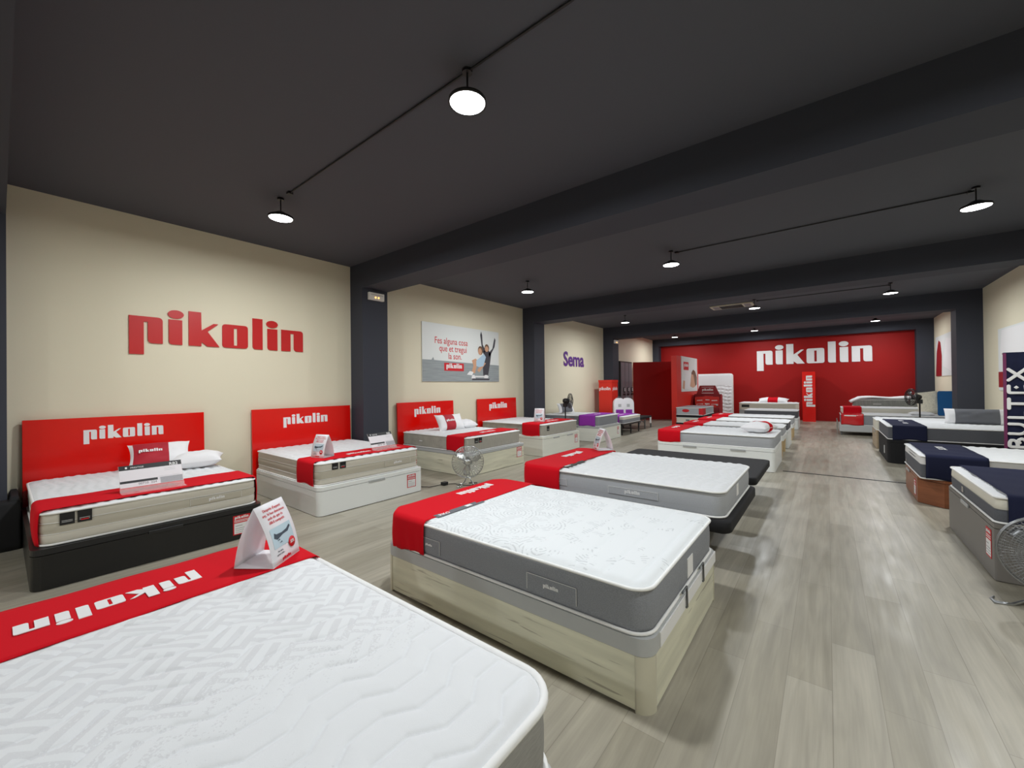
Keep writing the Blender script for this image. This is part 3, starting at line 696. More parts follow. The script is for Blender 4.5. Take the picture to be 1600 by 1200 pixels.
# A-frame cards
def tent(o, xd, w, d, h, lab):
    xd = Vector(xd).normalized(); yd = Vector((-xd.y, xd.x, 0)); X = frame(o, xd, yd)
    t = thing('tent_card', o, lab, 'sign', 'promotional tent cards')
    n = 10
    def face(q):   # front panel slightly bowed outwards
        return (q * d / 2 - .018 * math.sin(q * PI) * 1.0, q * h)
    P = [[(x, face(k / n)[0], face(k / n)[1]) for k in range(n + 1)] for x in (0, w)]
    Pb = [[(x, d - face(k / n)[0], face(k / n)[1]) for k in range(n + 1)] for x in (w, 0)]
    f1 = MB().grid(P, 0, True, X).build('front_panel', 'board', t); f2 = MB().grid(Pb, 0, True, X).build('back_panel', 'board', t)
    f3 = MB().box(0, w, 0, d, .001, .003, 0, X).build('base_panel', 'board', t)
    for f in (f1, f2): so = f.modifiers.new('thick', 'SOLIDIFY'); so.thickness = .0018; so.offset = -1
    def at(u, q):   # on the front panel: u along width, q 0..1 height -> frame
        y, z = face(q); y2, z2 = face(q + .01); tv = Vector((0, y2 - y, z2 - z)).normalized(); nv = Vector((1, 0, 0)).cross(tv)
        p = X @ (Vector((u, y, z)) + nv * .0025); return p, (X.to_3x3() @ tv)
    def decal(q0, q1, u0, u1, m_, nm, lift=.0025, pr=None):
        rows = []
        for u in (u0, u1):
            r_ = []
            for k in range(9):
                q = q0 + (q1 - q0) * k / 8; y, z = face(q); y2, z2 = face(q + .01); tv = Vector((0, y2 - y, z2 - z)).normalized(); nv = Vector((1, 0, 0)).cross(tv)
                r_.append(tuple(Vector((u, y, z)) + nv * lift))
            rows.append(r_)
        return MB().grid(rows, 0, True, X).build(nm, m_, pr or f1)
    pic = decal(.27, .6, .14 * w, .88 * w, 'inkblue', 'printed_picture', .002)
    mb = MB(); p, tv = at(.5 * w, .47)
    poly(mb, p, xd, tv, [(-.3 * w, -.03 * h), (-.26 * w, .05 * h), (-.2 * w, .02 * h), (0, .01 * h), (.18 * w, .03 * h), (.3 * w, .08 * h), (.33 * w, .05 * h), (.2 * w, -.02 * h), (0, -.03 * h), (-.2 * w, -.07 * h)], .001, 0)
    p, tv = at(.5 * w, .36)
    for a, b in ((-.22, .02), (-.16, -.03)): poly(mb, p, xd, tv, [(a * w, b * h), ((a + .1) * w, b * h), ((a + .08) * w, (b + .02) * h)], .001, 0)
    mb.build('printed_figure', 'inkdark', pic)
    mb = MB()
    for s_, q in (("Després d'aquest", .88), ('any, hi han descansos', .81), ('amb els que és', .74), ('difícil competir.', .67)):
        p, tv = at(.5 * w, q); put_text(mb, s_, p, xd, tv, .07 * h, 0, 0, .98)
    p, tv = at(.5 * w, .06); put_logo(mb, p, xd, tv, .3 * w, 0, .1)
    mb.build('printed_text', 'redprint', f1)
    mb = MB()
    for s_, q in (('Per això,', .2), ('aquest estiu...', .15)): p, tv = at(.32 * w, q); put_text(mb, s_, p, xd, tv, .04 * h, 0, 0, 1)
    mb.build('small_print', 'greyband', f1)
    p, tv = at(.76 * w, .25); Y = frame(p, xd, tv)
    mb = MB().lathe([(.12 * w, 0), (.12 * w, .001), (.0005, .0012)], (0, 0, 0), 0, 28, Y); dsc = mb.build('round_sticker', 'redprint', f1)
    mb = MB(); put_text(mb, '50%', Y @ Vector((0, -.02 * h, .0022)), xd, tv, .075 * h, 0, .01, .85); mb.build('printed_number', 'white', dsc)
    return t
# price stand: clear L stand holding a paper
def price_stand(o, xd, w, lab, h=.2, lean=.5):
    xd = Vector(xd).normalized(); yb = Vector((-xd.y, xd.x, 0)); X = frame(o, xd, yb)
    t = thing('price_stand', o, lab, 'price stand', 'clear price stands')
    A = frame(o, xd, (yb * math.sin(lean) + Vector((0, 0, math.cos(lean)))))
    mb = MB().box(0, w, 0, h + .05, 0, .003, 0, A).box(0, w, -.11, .0, .0, .003, 0, X).box(0, w, -.012, -.009, 0, .03, 0, X)
    mb.build('acrylic_holder', 'acrylic', t)
    pp = MB().box(.004, w - .004, .04, h + .05, .0035, .0045, 0, A).build('paper', 'board', t)
    mb = MB(); mb.box(.004, w - .004, h + .005, h + .05, .0045, .005, 0, A); mb.box(.004, w * .58, .04 + .26 * h - .012, .04 + .26 * h + .01, .0045, .005, 0, A); mb.build('printed_bar', 'black', pp)
    mb = MB()
    for q in (.2, .27, .34): mb.box(.6 * w, .95 * w, .04 + q * h, .042 + q * h, .0045, .005, 0, A)
    for q in (.62, .7): mb.box(.7 * w, .88 * w, .04 + q * h, .042 + q * h, .0045, .005, 0, A)
    mb.box(.62 * w, w - .006, .042, .04 + .3 * h, .00455, .0048, 0, A)
    put_text(mb, '00710  224', A @ Vector((.42 * w, .055, .005)), xd, A.to_3x3() @ Vector((0, 1, 0)), .028, 1, 0, 1)
    mb.build('printed_table', ['sidelight', 'greyband'], pp)
    mb = MB(); mb.box(.1 * w, .13 * w, h + .018, h + .036, .005, .0055, 0, A); put_text(mb, 'PRESTIGE', A @ Vector((.28 * w, h + .017, .005)), xd, A.to_3x3() @ Vector((0, 1, 0)), .022, 0, 0, 1)
    put_text(mb, 'RB2', A @ Vector((.86 * w, h + .008, .005)), xd, A.to_3x3() @ Vector((0, 1, 0)), .04, 0, .015, 1)
    mb.build('printed_title', 'white', pp)
    return t

def headboard(y0, y1, lab, z1=1.2):
    t = thing('headboard', (-6.6, (y0 + y1) / 2, 0), lab, 'headboard', 'red glossy headboards')
    X = frame((-6.585, y0, 0), (0, 1, 0), (-.028, 0, 1))
    b = MB().box(0, y1 - y0, 0, z1, 0, .03, 0, X).build('panel', 'redgloss', t, bevel=.003)
    mb = MB(); put_logo(mb, X @ Vector(((y1 - y0) * .505, 1.005, .032)), (0, 1, 0), (-.028, 0, 1), .69, 0, .5); mb.build('printed_logo', 'white', t)
# ================================================================== left row
headboard(.15, 1.70, 'glossy red pikolin headboard behind the black-based bed, nearest of the four')
headboard(2.27, 3.80, 'glossy red pikolin headboard behind the white-based bed beside first black column')
headboard(4.78, 6.27, 'glossy red pikolin headboard behind oak-based bed with red-banded pillow')
headboard(7.06, 8.57, 'glossy red pikolin headboard behind bed nearest the second black column')
BX0 = -6.52
t = thing('black_lump', (-6.3, 0, 0), 'soft black lump on the floor left of the black-based bed', 'bag')  # plain black lump filling the dark spot beside the bed
def lump(x0, x1, y0, y1, h): return [[(p[0], p[1], z) for p in rrect(x0 + i, x1 - i, y0 + i, y1 - i, .018)] for z, i in ((0, .006), (.05, 0), (h * .7, .002), (h * .93, .006), (h, .018))]
MB().loft(lump(-6.64, -6.1, .055, .132, .5)).loft(lump(-6.265, -6.08, -.4, .132, .46)).build('lump_body', 'blackfab', t)
# bed 1
storage_base((BX0, -4.655, .14, 1.70), .312, 'black storage bed base with price tag against the left wall', 'blackwood', 'black', handles=((-4.655, .92, 'y'),), tagat=((-4.654, 1.43, .05), (0, 1, 0), .15, .19))
t = mattress('b1', (BX0, -4.70, .18, 1.67), .314, .578, 'cream and taupe banded mattress on the black base', 'sidebeige', 'knit', puffq, .02, .1, bands=[(.40, 'sidetaupe'), (.485, 'sidebeige')], lines=(.40, .485))
badges(t, -4.697, (.29, .385), .46, .08); patch(t, (-4.699, 1.1, .415), (0, 1, 0), .42, .06, 'sidetaupe')
runner('b1', -5.22, -4.74, 'red runner near front edge of mattress on the black base', zdrop=.0, logo=None)
pillow('pillow', (-6.12, 1.16, .75), (.15, 1, 0), (-.75, .05, .62), .56, .38, .16, 'white pillow with crimson pikolin band leaning on nearest headboard', (-.86, .26), 'crimson', .2, tagm=(.19, -.15, .035))
pillow('pillow', (-5.93, 1.46, .675), (.35, 1, .04), (-1, .35, .1), .5, .34, .18, 'small plain white pillow lying right of the crimson-banded one', tagm=(.1, -.1, .05))
price_stand((-4.93, .66, .592), (0.02, 1, 0), .45, 'clear stand with price sheet on red runner of the black-based bed')
# bed 2
storage_base((BX0, -4.655, 2.28, 3.81), .342, 'white storage bed base with silver handle and price tag beside first column', 'whitewood', 'whitewood', handles=((-4.655, 3.05, 'y'),), tagat=((-4.654, 3.53, .09), (0, 1, 0), .15, .18))
t = mattress('b2', (BX0, -4.70, 2.30, 3.78), .344, .622, 'cream and taupe banded mattress on the white base beside first column', 'sidebeige', 'knit', tileq, .02, .08, bands=[(.42, 'sidetaupe'), (.52, 'sidebeige')], lines=(.42, .52))
badges(t, -4.697, (2.47, 2.57), .52, .075); patch(t, (-4.699, 3.2, .435), (0, 1, 0), .42, .07, 'sidetaupe')
runner('b2', -5.2, -4.78, 'red pikolin runner on mattress beside first column, under a tent card', logo=((0, 1, 0), (-1, 0, 0), .34, -4.96, 2.98))
price_stand((-4.95, 3.18, .635), (-.1, 1, 0), .42, 'clear stand with price sheet on bed beside first column')
tent((-5.12, 2.42, .636), (.955, .297, 0), .21, .17, .28, 'white tent card with boat picture on the red runner beside first column')
# bed 3
storage_base((BX0, -4.70, 4.80, 6.39), .385, 'whitewashed oak storage bed base behind the small floor fan', 'oak', 'lid', tagat=((-4.698, 6.12, .14), (0, 1, 0), .15, .19), handles=())
t = mattress('b3', (BX0, -4.76, 4.84, 6.33), .39, .645, 'greige ribbed mattress on the whitewashed oak base', 'sidetan', 'knit', tileq, .025, .07)
badges(t, -4.757, (5.02, 5.12), .53, .08)
MB().box(-6.0, -5.92, 4.836, 4.84, .50, .515).box(-5.2, -5.12, 4.836, 4.84, .47, .485).build('woven_label', 'white', t)
runner('b3', -5.25, -4.82, 'red pikolin runner on the greige mattress behind the floor fan', logo=((0, 1, 0), (-1, 0, 0), .4, -5.02, 5.65))
pillow('pillow', (-6.0, 5.62, .79), (.08, 1, 0), (-.5, 0, .85), .66, .36, .18, 'white pillow with crimson pikolin band standing on the greige mattress', (-.52, .18), 'crimson', .2)
pillow('pillow', (-6.0, 6.08, .73), (.1, 1, 0), (-1, .1, .2), .38, .34, .15, 'plain white pillow beside the banded pillow on the greige mattress')
# bed 4
storage_base((BX0, -4.73, 7.08, 8.67), .415, 'off-white storage bed base with two silver handles before second column', 'offwhite', 'offwhite', r=.03, handles=((-4.73, 7.6, 'y'), (-4.73, 8.2, 'y')), tagat=((-4.728, 8.42, .15), (0, 1, 0), .13, .19))
t = mattress('b4', (BX0, -4.76, 7.12, 8.61), .418, .68, 'taupe-sided mattress on the off-white base before second column', 'sidetan', 'knit', puffq, .03, .07)
badges(t, -4.757, (7.27,), .53, .09)
runner('b4', -5.3, -4.84, 'red pikolin runner on mattress before the second column', logo=((0, 1, 0), (-1, 0, 0), .45, -5.05, 7.95))
tent((-5.2, 7.42, .694), (.93, .36, 0), .22, .18, .3, 'white tent card on the red runner before second column')
# bed 5
storage_base((BX0, -4.72, 9.72, 11.13), .405, 'pale storage bed base under the grey mattress with purple runner', 'offwhite', 'lid', r=.05, tagat=((-4.718, 10.85, .12), (0, 1, 0), .1, .2))
mattress('b5', (BX0, -4.76, 9.77, 11.03), .408, .682, 'grey-sided mattress with purple runner on the pale base', 'sidegrey', 'knit', puffq, .04, .06)
runner('b5', -5.35, -4.86, 'purple runner on the grey-sided mattress with pale base', 'purple', group='purple bed runners', logo=((0, 1, 0), (-1, 0, 0), .35, -5.1, 10.4))
pillow('pillow', (-6.1, 10.35, .845), (.1, 1, 0), (-.35, 0, .95), .75, .3, .14, 'white pillow with charcoal band standing on the grey mattress', (-.75, .6), 'greyband')
# bed 6 on metal frame
t = thing('metal_bed_frame', (-5.6, 12.1, 0), 'black metal bed frame on legs under second purple-runner mattress', 'bed frame')
MB().box(BX0, -4.8, 11.42, 12.85, .29, .345).build('side_rail', 'black', t)
MB().box(BX0 + .1, -5.0, 11.5, 12.8, .235, .285).build('slat_base', 'blackfab', t)
for xx in (BX0 + .05, -5.6, -4.84):
    for yy in (11.46, 12.15, 12.8): MB().tube([(xx, yy, .29), (xx, yy, 0)], .022).build('leg', 'black', t)
mattress('b6', (BX0, -4.76, 11.43, 12.8), .347, .56, 'grey-sided mattress with white top edge on black metal frame', 'sidegrey', 'knit', puffq, .04, .08, bands=[(.47, 'cream2')])
runner('b6', -5.35, -4.9, 'purple runner on mattress carried by black metal frame', 'purple', group='purple bed runners', logo=((0, 1, 0), (-1, 0, 0), .35, -5.12, 12.1))
# bed 7 bare frame
t = thing('metal_bed_frame', (-5.7, 13.6, 0), 'bare dark metal bed frame with arched brackets beyond the purple-runner beds', 'bed frame')
MB().prism(rrect(-5.84, -4.9, 13.0, 14.25, .06), .34, .41).build('slat_base', 'blackfab', t)
for xx in (-5.7, -4.93):
    for yy in (13.05, 13.62, 14.2):
        lg = MB().tube([(xx, yy, .34), (xx, yy, 0)], .025).build('leg', 'greymetal', t)
MB().tube([(-4.93, 13.35 + .27 * math.cos(a), .08 + .2 * math.sin(a)) for a in [PI * k / 12 for k in range(13)]], .014).build('arch_bracket', 'greymetal', t)
MB().box(-4.9, -4.89, 14.02, 14.16, .16, .36).build('paper_label', 'white', t)
# red carton and bagged pillows
t = thing('cardboard_carton', (-6.1, 13.35, 0), 'tall red carton standing against the wall before the third column', 'carton')
MB().box(-6.37, -5.88, 13.1, 13.6, 0, 1.62).build('box', 'carton', t)
MB().box(-6.38, -5.87, 13.09, 13.61, 1.6, 1.68).build('lid', 'carton', t)
mb = MB(); put_text(mb, 'pikolin', (-6.14, 13.098, 1.33), (1, 0, 0), (0, 0, 1), .16, 0, .02, 1); put_text(mb, 'pikolin', (-5.878, 13.36, 1.33), (0, 1, 0), (0, 0, 1), .16, 0, .02, .9); mb.build('printed_text', 'white', t)
for k, (xx, yy, lb) in enumerate(((-5.64, 13.14, 'clear bag holding white pillow with purple label, nearest of two'), (-5.42, 13.34, 'clear bag holding white pillow with purple label, half hidden behind the other'))):
    t = thing('bagged_pillow', (xx, yy, .412), lb, 'bagged pillow', 'bagged pillows')
    X = frame((xx, yy, .412), (.8, .6, 0), (0, 0, 1))
    P = rnd([(-.2, 0, .04), (.2, 0, .04), (.19, .56, .1), (.07, .64, .04), (-.07, .64, .04), (-.19, .56, .1)])
    MB().prism(P, -.09, .09, 0, True, X).build('bag', 'pillow', t, bevel=.03, bseg=3)
    MB().tube([(-.06, .62, 0), (-.05, .68, 0), (.05, .68, 0), (.06, .62, 0)], .01, 0, 6, False, X).build('handle', 'greyband', t)
    MB().box(-.13, .13, .06, .25, .09, .094, 0, X).build('label', 'purple', t)
    MB().box(-.05, .05, .34, .44, .09, .094, 0, X).build('printed_mark', 'lid', t)

# ================================================================== centre row
CX0, CX1 = -2.62, -.65
storage_base((CX0, CX1 + .01, -.42, 1.04), .345, 'pale storage base under the nearest mattress', 'offwhite', 'lid')
def fq(x, y): return waveq(x, y)
t = mattress('F', (CX0, CX1, -.40, 1.05), .35, .602, 'nearest white wavy-quilted mattress with grey basket print, bottom left', 'sidegrey2', 'print_knit', fq, .005, .13, pr=.013)
MB().box(CX1 - .001, CX1 + .004, .50, .56, .40, .49).build('care_label', 'white', t)
runner('F', CX0 - .012, -2.15, 'red pikolin runner under the large tent card on nearest mattress', logo=((0, -1, 0), (1, 0, 0), .56, -2.375, .31))
tent((-2.15, .83, .616), (-.13, .18, 0), .225, .2, .295, 'largest white tent card with boat picture on nearest red runner')
# whitewashed oak bed
t = thing('storage_bed_base', (-1.63, 2.45, 0), 'whitewashed oak storage bed base with cream corner posts, centre of the room', 'bed base')
x0, x1, y0, y1 = CX0, -.635, 1.79, 3.12
MB().box(x0 + .07, x1 - .07, y0 + .004, y0 + .03, .012, .258).build('side_panel', 'oak', t)
MB().box(x0 + .07, x1 - .07, y1 - .03, y1 - .004, .012, .258).build('side_panel', 'oak', t)
MB().box(x0 + .004, x0 + .03, y0 + .07, y1 - .07, .012, .258).build('end_panel', 'oak', t)
MB().box(x1 - .03, x1 - .004, y0 + .07, y1 - .07, .012, .258).build('end_panel', 'oak', t)
MB().box(x0 + .03, x1 - .03, y0 + .03, y1 - .03, 0, .25).build('carcass', 'black', t)
for sx, sy in ((1, -1), (1, 1), (-1, 1), (-1, -1)):
    cx = x1 - .075 if sx > 0 else x0 + .075; cy = y0 + .075 if sy < 0 else y1 - .075
    P = [(cx, cy)] + [(cx + .075 * math.cos(a), cy + .075 * math.sin(a)) for a in [math.radians({(1, -1): -90, (1, 1): 0, (-1, 1): 90, (-1, -1): 180}[(sx, sy)] + 90 * k / 12) for k in range(13)]]
    mb = MB(); n = len(P); mb.prism(P, 0, .26, 0, False); o_ = mb.build('corner_post', 'post', t)
    for p in o_.data.polygons:
        if abs(p.normal.z) < .5 and (p.center.xy + t.location.xy - Vector((cx, cy))).length > .06: p.use_smooth = True
MB().prism(rrect(x0, x1, y0, y1, .08), .262, .342).build('lid', 'lid', t, bevel=.008)
MB().box(x1 - .002, x1 + .006, y0 + .12, y1 - .05, .268, .338).build('lid_edge', 'white', t)
for yy in (2.33, 2.70): MB().tube([(x1 + .005, yy - .06, .375), (x1 + .012, yy, .39), (x1 + .014, yy, .28), (x1 + .008, yy, .272)], .006).build('mattress_stop', 'greymetal', t)
t = mattress('W', (CX0 + .03, CX1, 1.80, 3.10), .345, .575, 'grey-sided white mattress with fan embossing on the oak base, centre of the room', 'sidegrey', 'fan_knit', chanq, .012, .1)
patch(t, (-1.32, 1.799, .385), (1, 0, 0), .31, .09, 'sidegrey'); patch(t, (-2.25, 1.799, .385), (1, 0, 0), .22, .09, 'sidegrey')
MB().box(CX1 - .001, CX1 + .003, 2.45, 2.56, .38, .49).build('care_label', 'white', t)
r_ = runner('W', CX0 + .018, -2.18, 'red pikolin runner on the mattress with oak base, centre', fold=.006, logo=((0, -1, 0), (1, 0, 0), .42, -2.48, 2.62))
t = thing('name_strip', (-2.17, 2.14, .585), 'dark grey name strip lying along the runner edge on oak-based bed', 'label strip', 'name strips')
MB().box(-2.215, -2.155, 1.90, 2.38, .585, .588).build('strip', 'greyband', t)
mb = MB(); put_text(mb, 'PIKO', (-2.17, 1.93, .5885), (0, 1, 0), (-1, 0, 0), .045, 0, .02, 1, 'LEFT'); mb.box(-2.205, -2.17, 2.2, 2.26, .588, .5886); mb.build('printed_text', 'white', t)
# third centre bed: mattress on black slab
def slab(b, z0, z1, lab):
    t = thing('upholstered_bed_base', ((b[0] + b[1]) / 2, (b[2] + b[3]) / 2, 0), lab, 'bed base', 'black upholstered bed bases')
    L_ = [[(p[0], p[1], z) for p in rrect(b[0] + i, b[1] - i, b[2] + i, b[3] - i, .07)] for z, i in ((z0, .012), (z0 + .01, 0), (z1 - .014, 0), (z1 - .004, .006), (z1, .02))]
    MB().loft(L_).build('padded_base', 'blackfab', t)
    for xx in (b[0] + .35, (b[0] + b[1]) / 2, b[1] - .35):
        for yy in (b[2] + .25, b[3] - .25): MB().tube([(xx, yy, z0), (xx, yy, 0)], [.028, .02]).build('leg', 'black', t)
slab((CX0 - .01, -.60, 3.45, 4.87), .335, .432, 'black upholstered base carrying the second grey mattress from the oak-based bed')
t = mattress('C3', (CX0, CX1, 3.50, 4.85), .434, .655, 'pale grey ribbed mattress on black upholstered base behind the oak-based bed', 'sidelight', 'knit', puffq, .016, .1, lines=(.50, .565, .61))
patch(t, (-1.62, 3.499, .50), (1, 0, 0), .46, .065, 'sidelight'); patch(t, (-2.3, 3.499, .50), (1, 0, 0), .24, .065, 'sidelight')
MB().box(CX1 - .001, CX1 + .003, 4.05, 4.14, .5, .6).build('care_label', 'white', t)
runner('C3', CX0 - .012, -2.14, 'red pikolin runner on the ribbed mattress with black base', logo=((0, -1, 0), (1, 0, 0), .42, -2.45, 4.3))
t = thing('name_strip', (-2.12, 3.8, .665), 'black name strip lying along runner edge on the ribbed mattress', 'label strip', 'name strips')
MB().box(-2.16, -2.1, 3.58, 4.0, .665, .668).build('strip', 'black', t)
mb = MB(); put_text(mb, 'PIKO', (-2.12, 3.6, .6685), (0, 1, 0), (-1, 0, 0), .045, 0, .02, 1, 'LEFT'); mb.build('printed_text', 'white', t)
tent((-2.44, 4.82, .67), (.73, -.68, 0), .2, .2, .27, 'white tent card turned sideways on far corner of the ribbed mattress')
slab((CX0 + .03, -.66, 5.38, 6.82), .315, .405, 'bare flat black upholstered base with no mattress')
# fourth
storage_base((CX0 - .04, -.71, 8.0, 9.35), .385, 'glossy white storage base with two slim handles beyond bare black base', 'whitewood', 'whitewood', r=.06, handles=((-2.05, 8.0, 'x'), (-1.25, 8.0, 'x')), foot='y')
mattress('D4', (CX0 - .03, -.72, 8.02, 9.33), .387, .605, 'grey mattress on glossy white base, with white half-round pillow', 'sidelight', 'knit', puffq, .03, .08)
runner('D4', CX0 - .04, -2.22, 'bright red runner on the grey mattress with glossy white base', logo=((0, -1, 0), (1, 0, 0), .4, -2.5, 8.7))
pillow('pillow', (-1.0, 8.62, .70), (.25, 1, 0), (-1, .25, .0), .62, .42, .2, 'white pillow with red stripe on the grey mattress with glossy white base', (-.1, .35), 'redcloth', None)
def leg_base(b, z0, z1, lab, legm='legwood', bm='whitewood'):
    t = thing('platform_bed_base', ((b[0] + b[1]) / 2, (b[2] + b[3]) / 2, 0), lab, 'bed base')
    MB().prism(rrect(*b, .06), z0, z1).build('platform', bm, t, bevel=.01)
    for xx in (b[0] + .12, b[1] - .07):
        for yy in (b[2] + .1, b[3] - .1): MB().tube([(xx, yy, z0), (xx, yy, 0)], [.055, .045], 0, 14).build('leg', legm, t)
leg_base((CX0 - .04, -.72, 9.82, 10.75), .32, .41, 'white platform base on round pine legs, first after glossy white base')
mattress('D5', (CX0 - .03, -.73, 9.82, 10.73), .412, .60, 'narrow grey mattress on pine-legged base, first beyond the pillow bed', 'sidelight', 'knit', chanq, .04, .07)
runner('D5', CX0 - .04, -2.22, 'red runner on narrow mattress with pine legs, first beyond pillow bed', logo=((0, -1, 0), (1, 0, 0), .36, -2.5, 10.3))
storage_base((CX0 - .04, -.72, 11.15, 12.12), .40, 'white box base between the two pine-legged bases', 'whitewood', 'whitewood', r=.04)
mattress('D6', (CX0 - .03, -.73, 11.16, 12.1), .402, .60, 'charcoal-sided mattress on white box base in centre row', 'sidedark', 'knit', chanq, .04, .07)
runner('D6', CX0 - .04, -2.22, 'red runner on the charcoal-sided mattress in centre row', logo=((0, -1, 0), (1, 0, 0), .36, -2.5, 11.7))
leg_base((CX0 - .04, -.72, 12.75, 13.7), .32, .40, 'white platform base on round pine legs, farther of the two')
mattress('D7', (CX0 - .03, -.73, 12.75, 13.68), .402, .60, 'thin pale mattress on farther pine-legged base', 'sidelight', 'knit', chanq, .05, .07)
runner('D7', CX0 - .04, -2.22, 'red runner on the thin pale mattress of farther pine-legged base', logo=((0, -1, 0), (1, 0, 0), .36, -2.5, 13.2))
storage_base((-2.3, -.76, 15.9, 16.95), .345, 'white box base under charcoal mattress near the back wall', 'whitewood', 'whitewood', r=.04)
mattress('D8', (-2.29, -.78, 15.92, 16.93), .347, .60, 'charcoal-sided white-topped mattress near back wall before cream one', 'sidedark', 'knit', chanq, .06, .07)
storage_base((-2.75, -.87, 17.95, 18.95), .475, 'grey base under the cream mattress by the red back wall', 'lid', 'lid', r=.04)
t = mattress('D9', (-2.76, -.86, 17.96, 18.93), .477, .76, 'cream mattress by red back wall with red-striped pillow', 'cream2', 'knit', chanq, .06, .1)
MB().box(-2.66, -2.4, 17.955, 17.962, .58, .68).build('badge', 'black', t)
pillow('pillow', (-1.65, 18.3, .83), (1, 0, 0), (0, 1, .25), 1.0, .5, .22, 'white pillow with red middle band on cream mattress by back wall', (-.32, .32), 'redcloth', None)
# red pillar box by back wall
t = thing('display_pillar', (-.57, 19.55, 0), 'tall bright red display pillar with vertical white pikolin lettering', 'display pillar')
MB().box(-.78, -.37, 19.3, 19.7, 0, 1.93).build('body', 'redgloss', t)
mb = MB(); put_logo(mb, (-.56, 19.296, 1.18), (0, 0, 1), (-1, 0, 0), 1.2, 0, .5); mb.build('printed_logo', 'white', t)
# upright mattress
t = thing('mattress', (-3.95, 19.45, 0), 'white quilted mattress standing upright against the red back wall', 'mattress')
X = frame((-4.72, 19.3, .02), (1, 0, 0), (0, 0, 1))
P = rrect(0, 1.52, 0, 1.91, .09)
MB().prism(P, -.2, 0, 0, True, X).build('side_panel', 'cream2', t)
top_panel(.004, 1.516, .004, 1.906, .09, 0, lambda x, y: np.where(y < 1.4, tileq(x, y) * 1.6, 0) + .01, .03)
mb = top_panel(.004, 1.516, .004, 1.906, .09, .02, lambda x, y: np.where(y < 1.4, tileq(x * .8, y * .8) * 2.0, 0), .025)
mb.v = [tuple(X @ Vector(p)) for p in mb.v]; mb.build('top_panel', 'knit', t)
for zz in (0, -.2): MB().tube([(p[0], p[1], zz) for p in P], .012, 0, 8, True, X).build('piping', 'pipe', t)
# dump bin display with bagged pillows
t = thing('cardboard_display_bin', (-3.85, 17.2, 0), 'dark red cardboard display bin with pikolin header, full of packed pillows', 'display bin')
for xx in (-4.27, -3.26):
    MB().prism(rnd([(0, 0), (.6, 0), (.6, 1.06, .05), (.35, 1.06, .1), (0, .55)]), -.015, .015, 0, False, frame((xx, 16.9, 0), (0, 1, 0), (0, 0, 1))).build('side_panel', 'darkred', t)
MB().box(-4.27, -3.26, 16.9, 16.93, 0, .6).build('front_panel', 'darkred', t)
MB().box(-4.27, -3.26, 17.47, 17.5, 0, 1.1).build('back_panel', 'darkred', t)
X = frame((-4.19, 17.46, 1.08), (1, 0, 0), (0, 0, 1))
hd = MB().prism([(0, 0), (.86, 0), (.7, .36), (.13, .36)], 0, .02, 0, False, X).build('header', 'darkred', t)
mb = MB().box(.2, .64, .05, .07, .02, .022, 0, X).box(.2, .64, .29, .3, .02, .022, 0, X); put_logo(mb, X @ Vector((.42, .185, .022)), (1, 0, 0), (0, 0, 1), .4, 0, .5); mb.build('printed_logo', 'white', hd)
for k, (a, z, rr) in enumerate(((-4.0, .6, .06), (-3.72, .62, -.04), (-3.47, .6, .04), (-3.93, .3, -.03), (-3.55, .3, .03))):
    b = thing('packed_pillow', (a, 17.15, z), ['red packed pillow leaning left in the cardboard bin', 'red packed pillow in the middle of the cardboard bin', 'white and red packed pillow at right of the cardboard bin', 'red packed pillow low on left of cardboard bin', 'red packed pillow low on right of cardboard bin'][k], 'packed pillow', 'packed pillows in the bin')
    X = frame((a, 17.12 + .05 * (k % 2) + (0.12 if k < 3 else -.05), z), (math.cos(rr), .1, math.sin(rr)), (-math.sin(rr), 0, math.cos(rr)))
    MB().prism(rrect(-.17, .17, -.16, .4, .05), -.05, .05, 0, True, X).build('pack', 'carton', b, bevel=.02)
    MB().box(-.12, .12, .05, .12, .05, .053, 0, X).box(-.1, .1, .24, .27, .05, .053, 0, X).build('printed_band', 'white', b)
# stack of two mattresses near panel
def flat_mat(b, z0, z1, lab, side, extra=None):
    t = thing('mattress', ((b[0] + b[1]) / 2, (b[2] + b[3]) / 2, z0), lab, 'mattress', 'stacked mattresses by the red panel')
    MB().prism(rrect(*b, .05), z0, z1, 0, True).build('side_panel', side, t, bevel=.015)
    for z in (z0 + .01, z1 - .01): MB().tube([(p[0], p[1], z) for p in rrect(b[0] - .002, b[1] + .002, b[2] - .002, b[3] + .002, .05)], .01, 0, 8, True).build('piping', 'pipe', t)
    return t
sb = (-4.28, -3.38, 14.95, 16.6)
t = thing('platform_bed_base', (-3.83, 15.8, 0), 'low dark base under the two stacked mattresses beside the red panel', 'bed base')
MB().box(sb[0], sb[1], sb[2], sb[3], .08, .14).build('platform', 'blackfab', t)
for xx in (sb[0] + .08, sb[1] - .08):
    for yy in (sb[2] + .08, sb[3] - .08): MB().tube([(xx, yy, .08), (xx, yy, 0)], .03).build('leg', 'black', t)
t = flat_mat(sb, .14, .33, 'lower pale mattress of the stack beside the red panel', 'cream2')
MB().box(-3.95, -3.83, 14.945, 14.951, .21, .26).build('woven_label', 'greyband', t)
t = thing('upholstered_bed_base', (-3.83, 15.8, .332), 'thin dark base between the two stacked mattresses', 'bed base'); MB().prism(rrect(*sb, .04), .332, .415).build('padded_base', 'blackfab', t)
t = flat_mat(sb, .417, .68, 'upper light grey mattress of the stack, with round red label', 'sidelight')
MB().prism(ell(0, 0, .12, .055), 0, .004, 0, False, frame((-3.95, 14.949, .57), (1, 0, 0), (0, 0, 1))).build('red_label', 'redprint', t)
MB().box(-3.52, -3.377, 14.945, 14.951, .43, .67).box(-3.381, -3.374, 14.95, 15.3, .43, .67).build('red_corner', 'redprint', t)

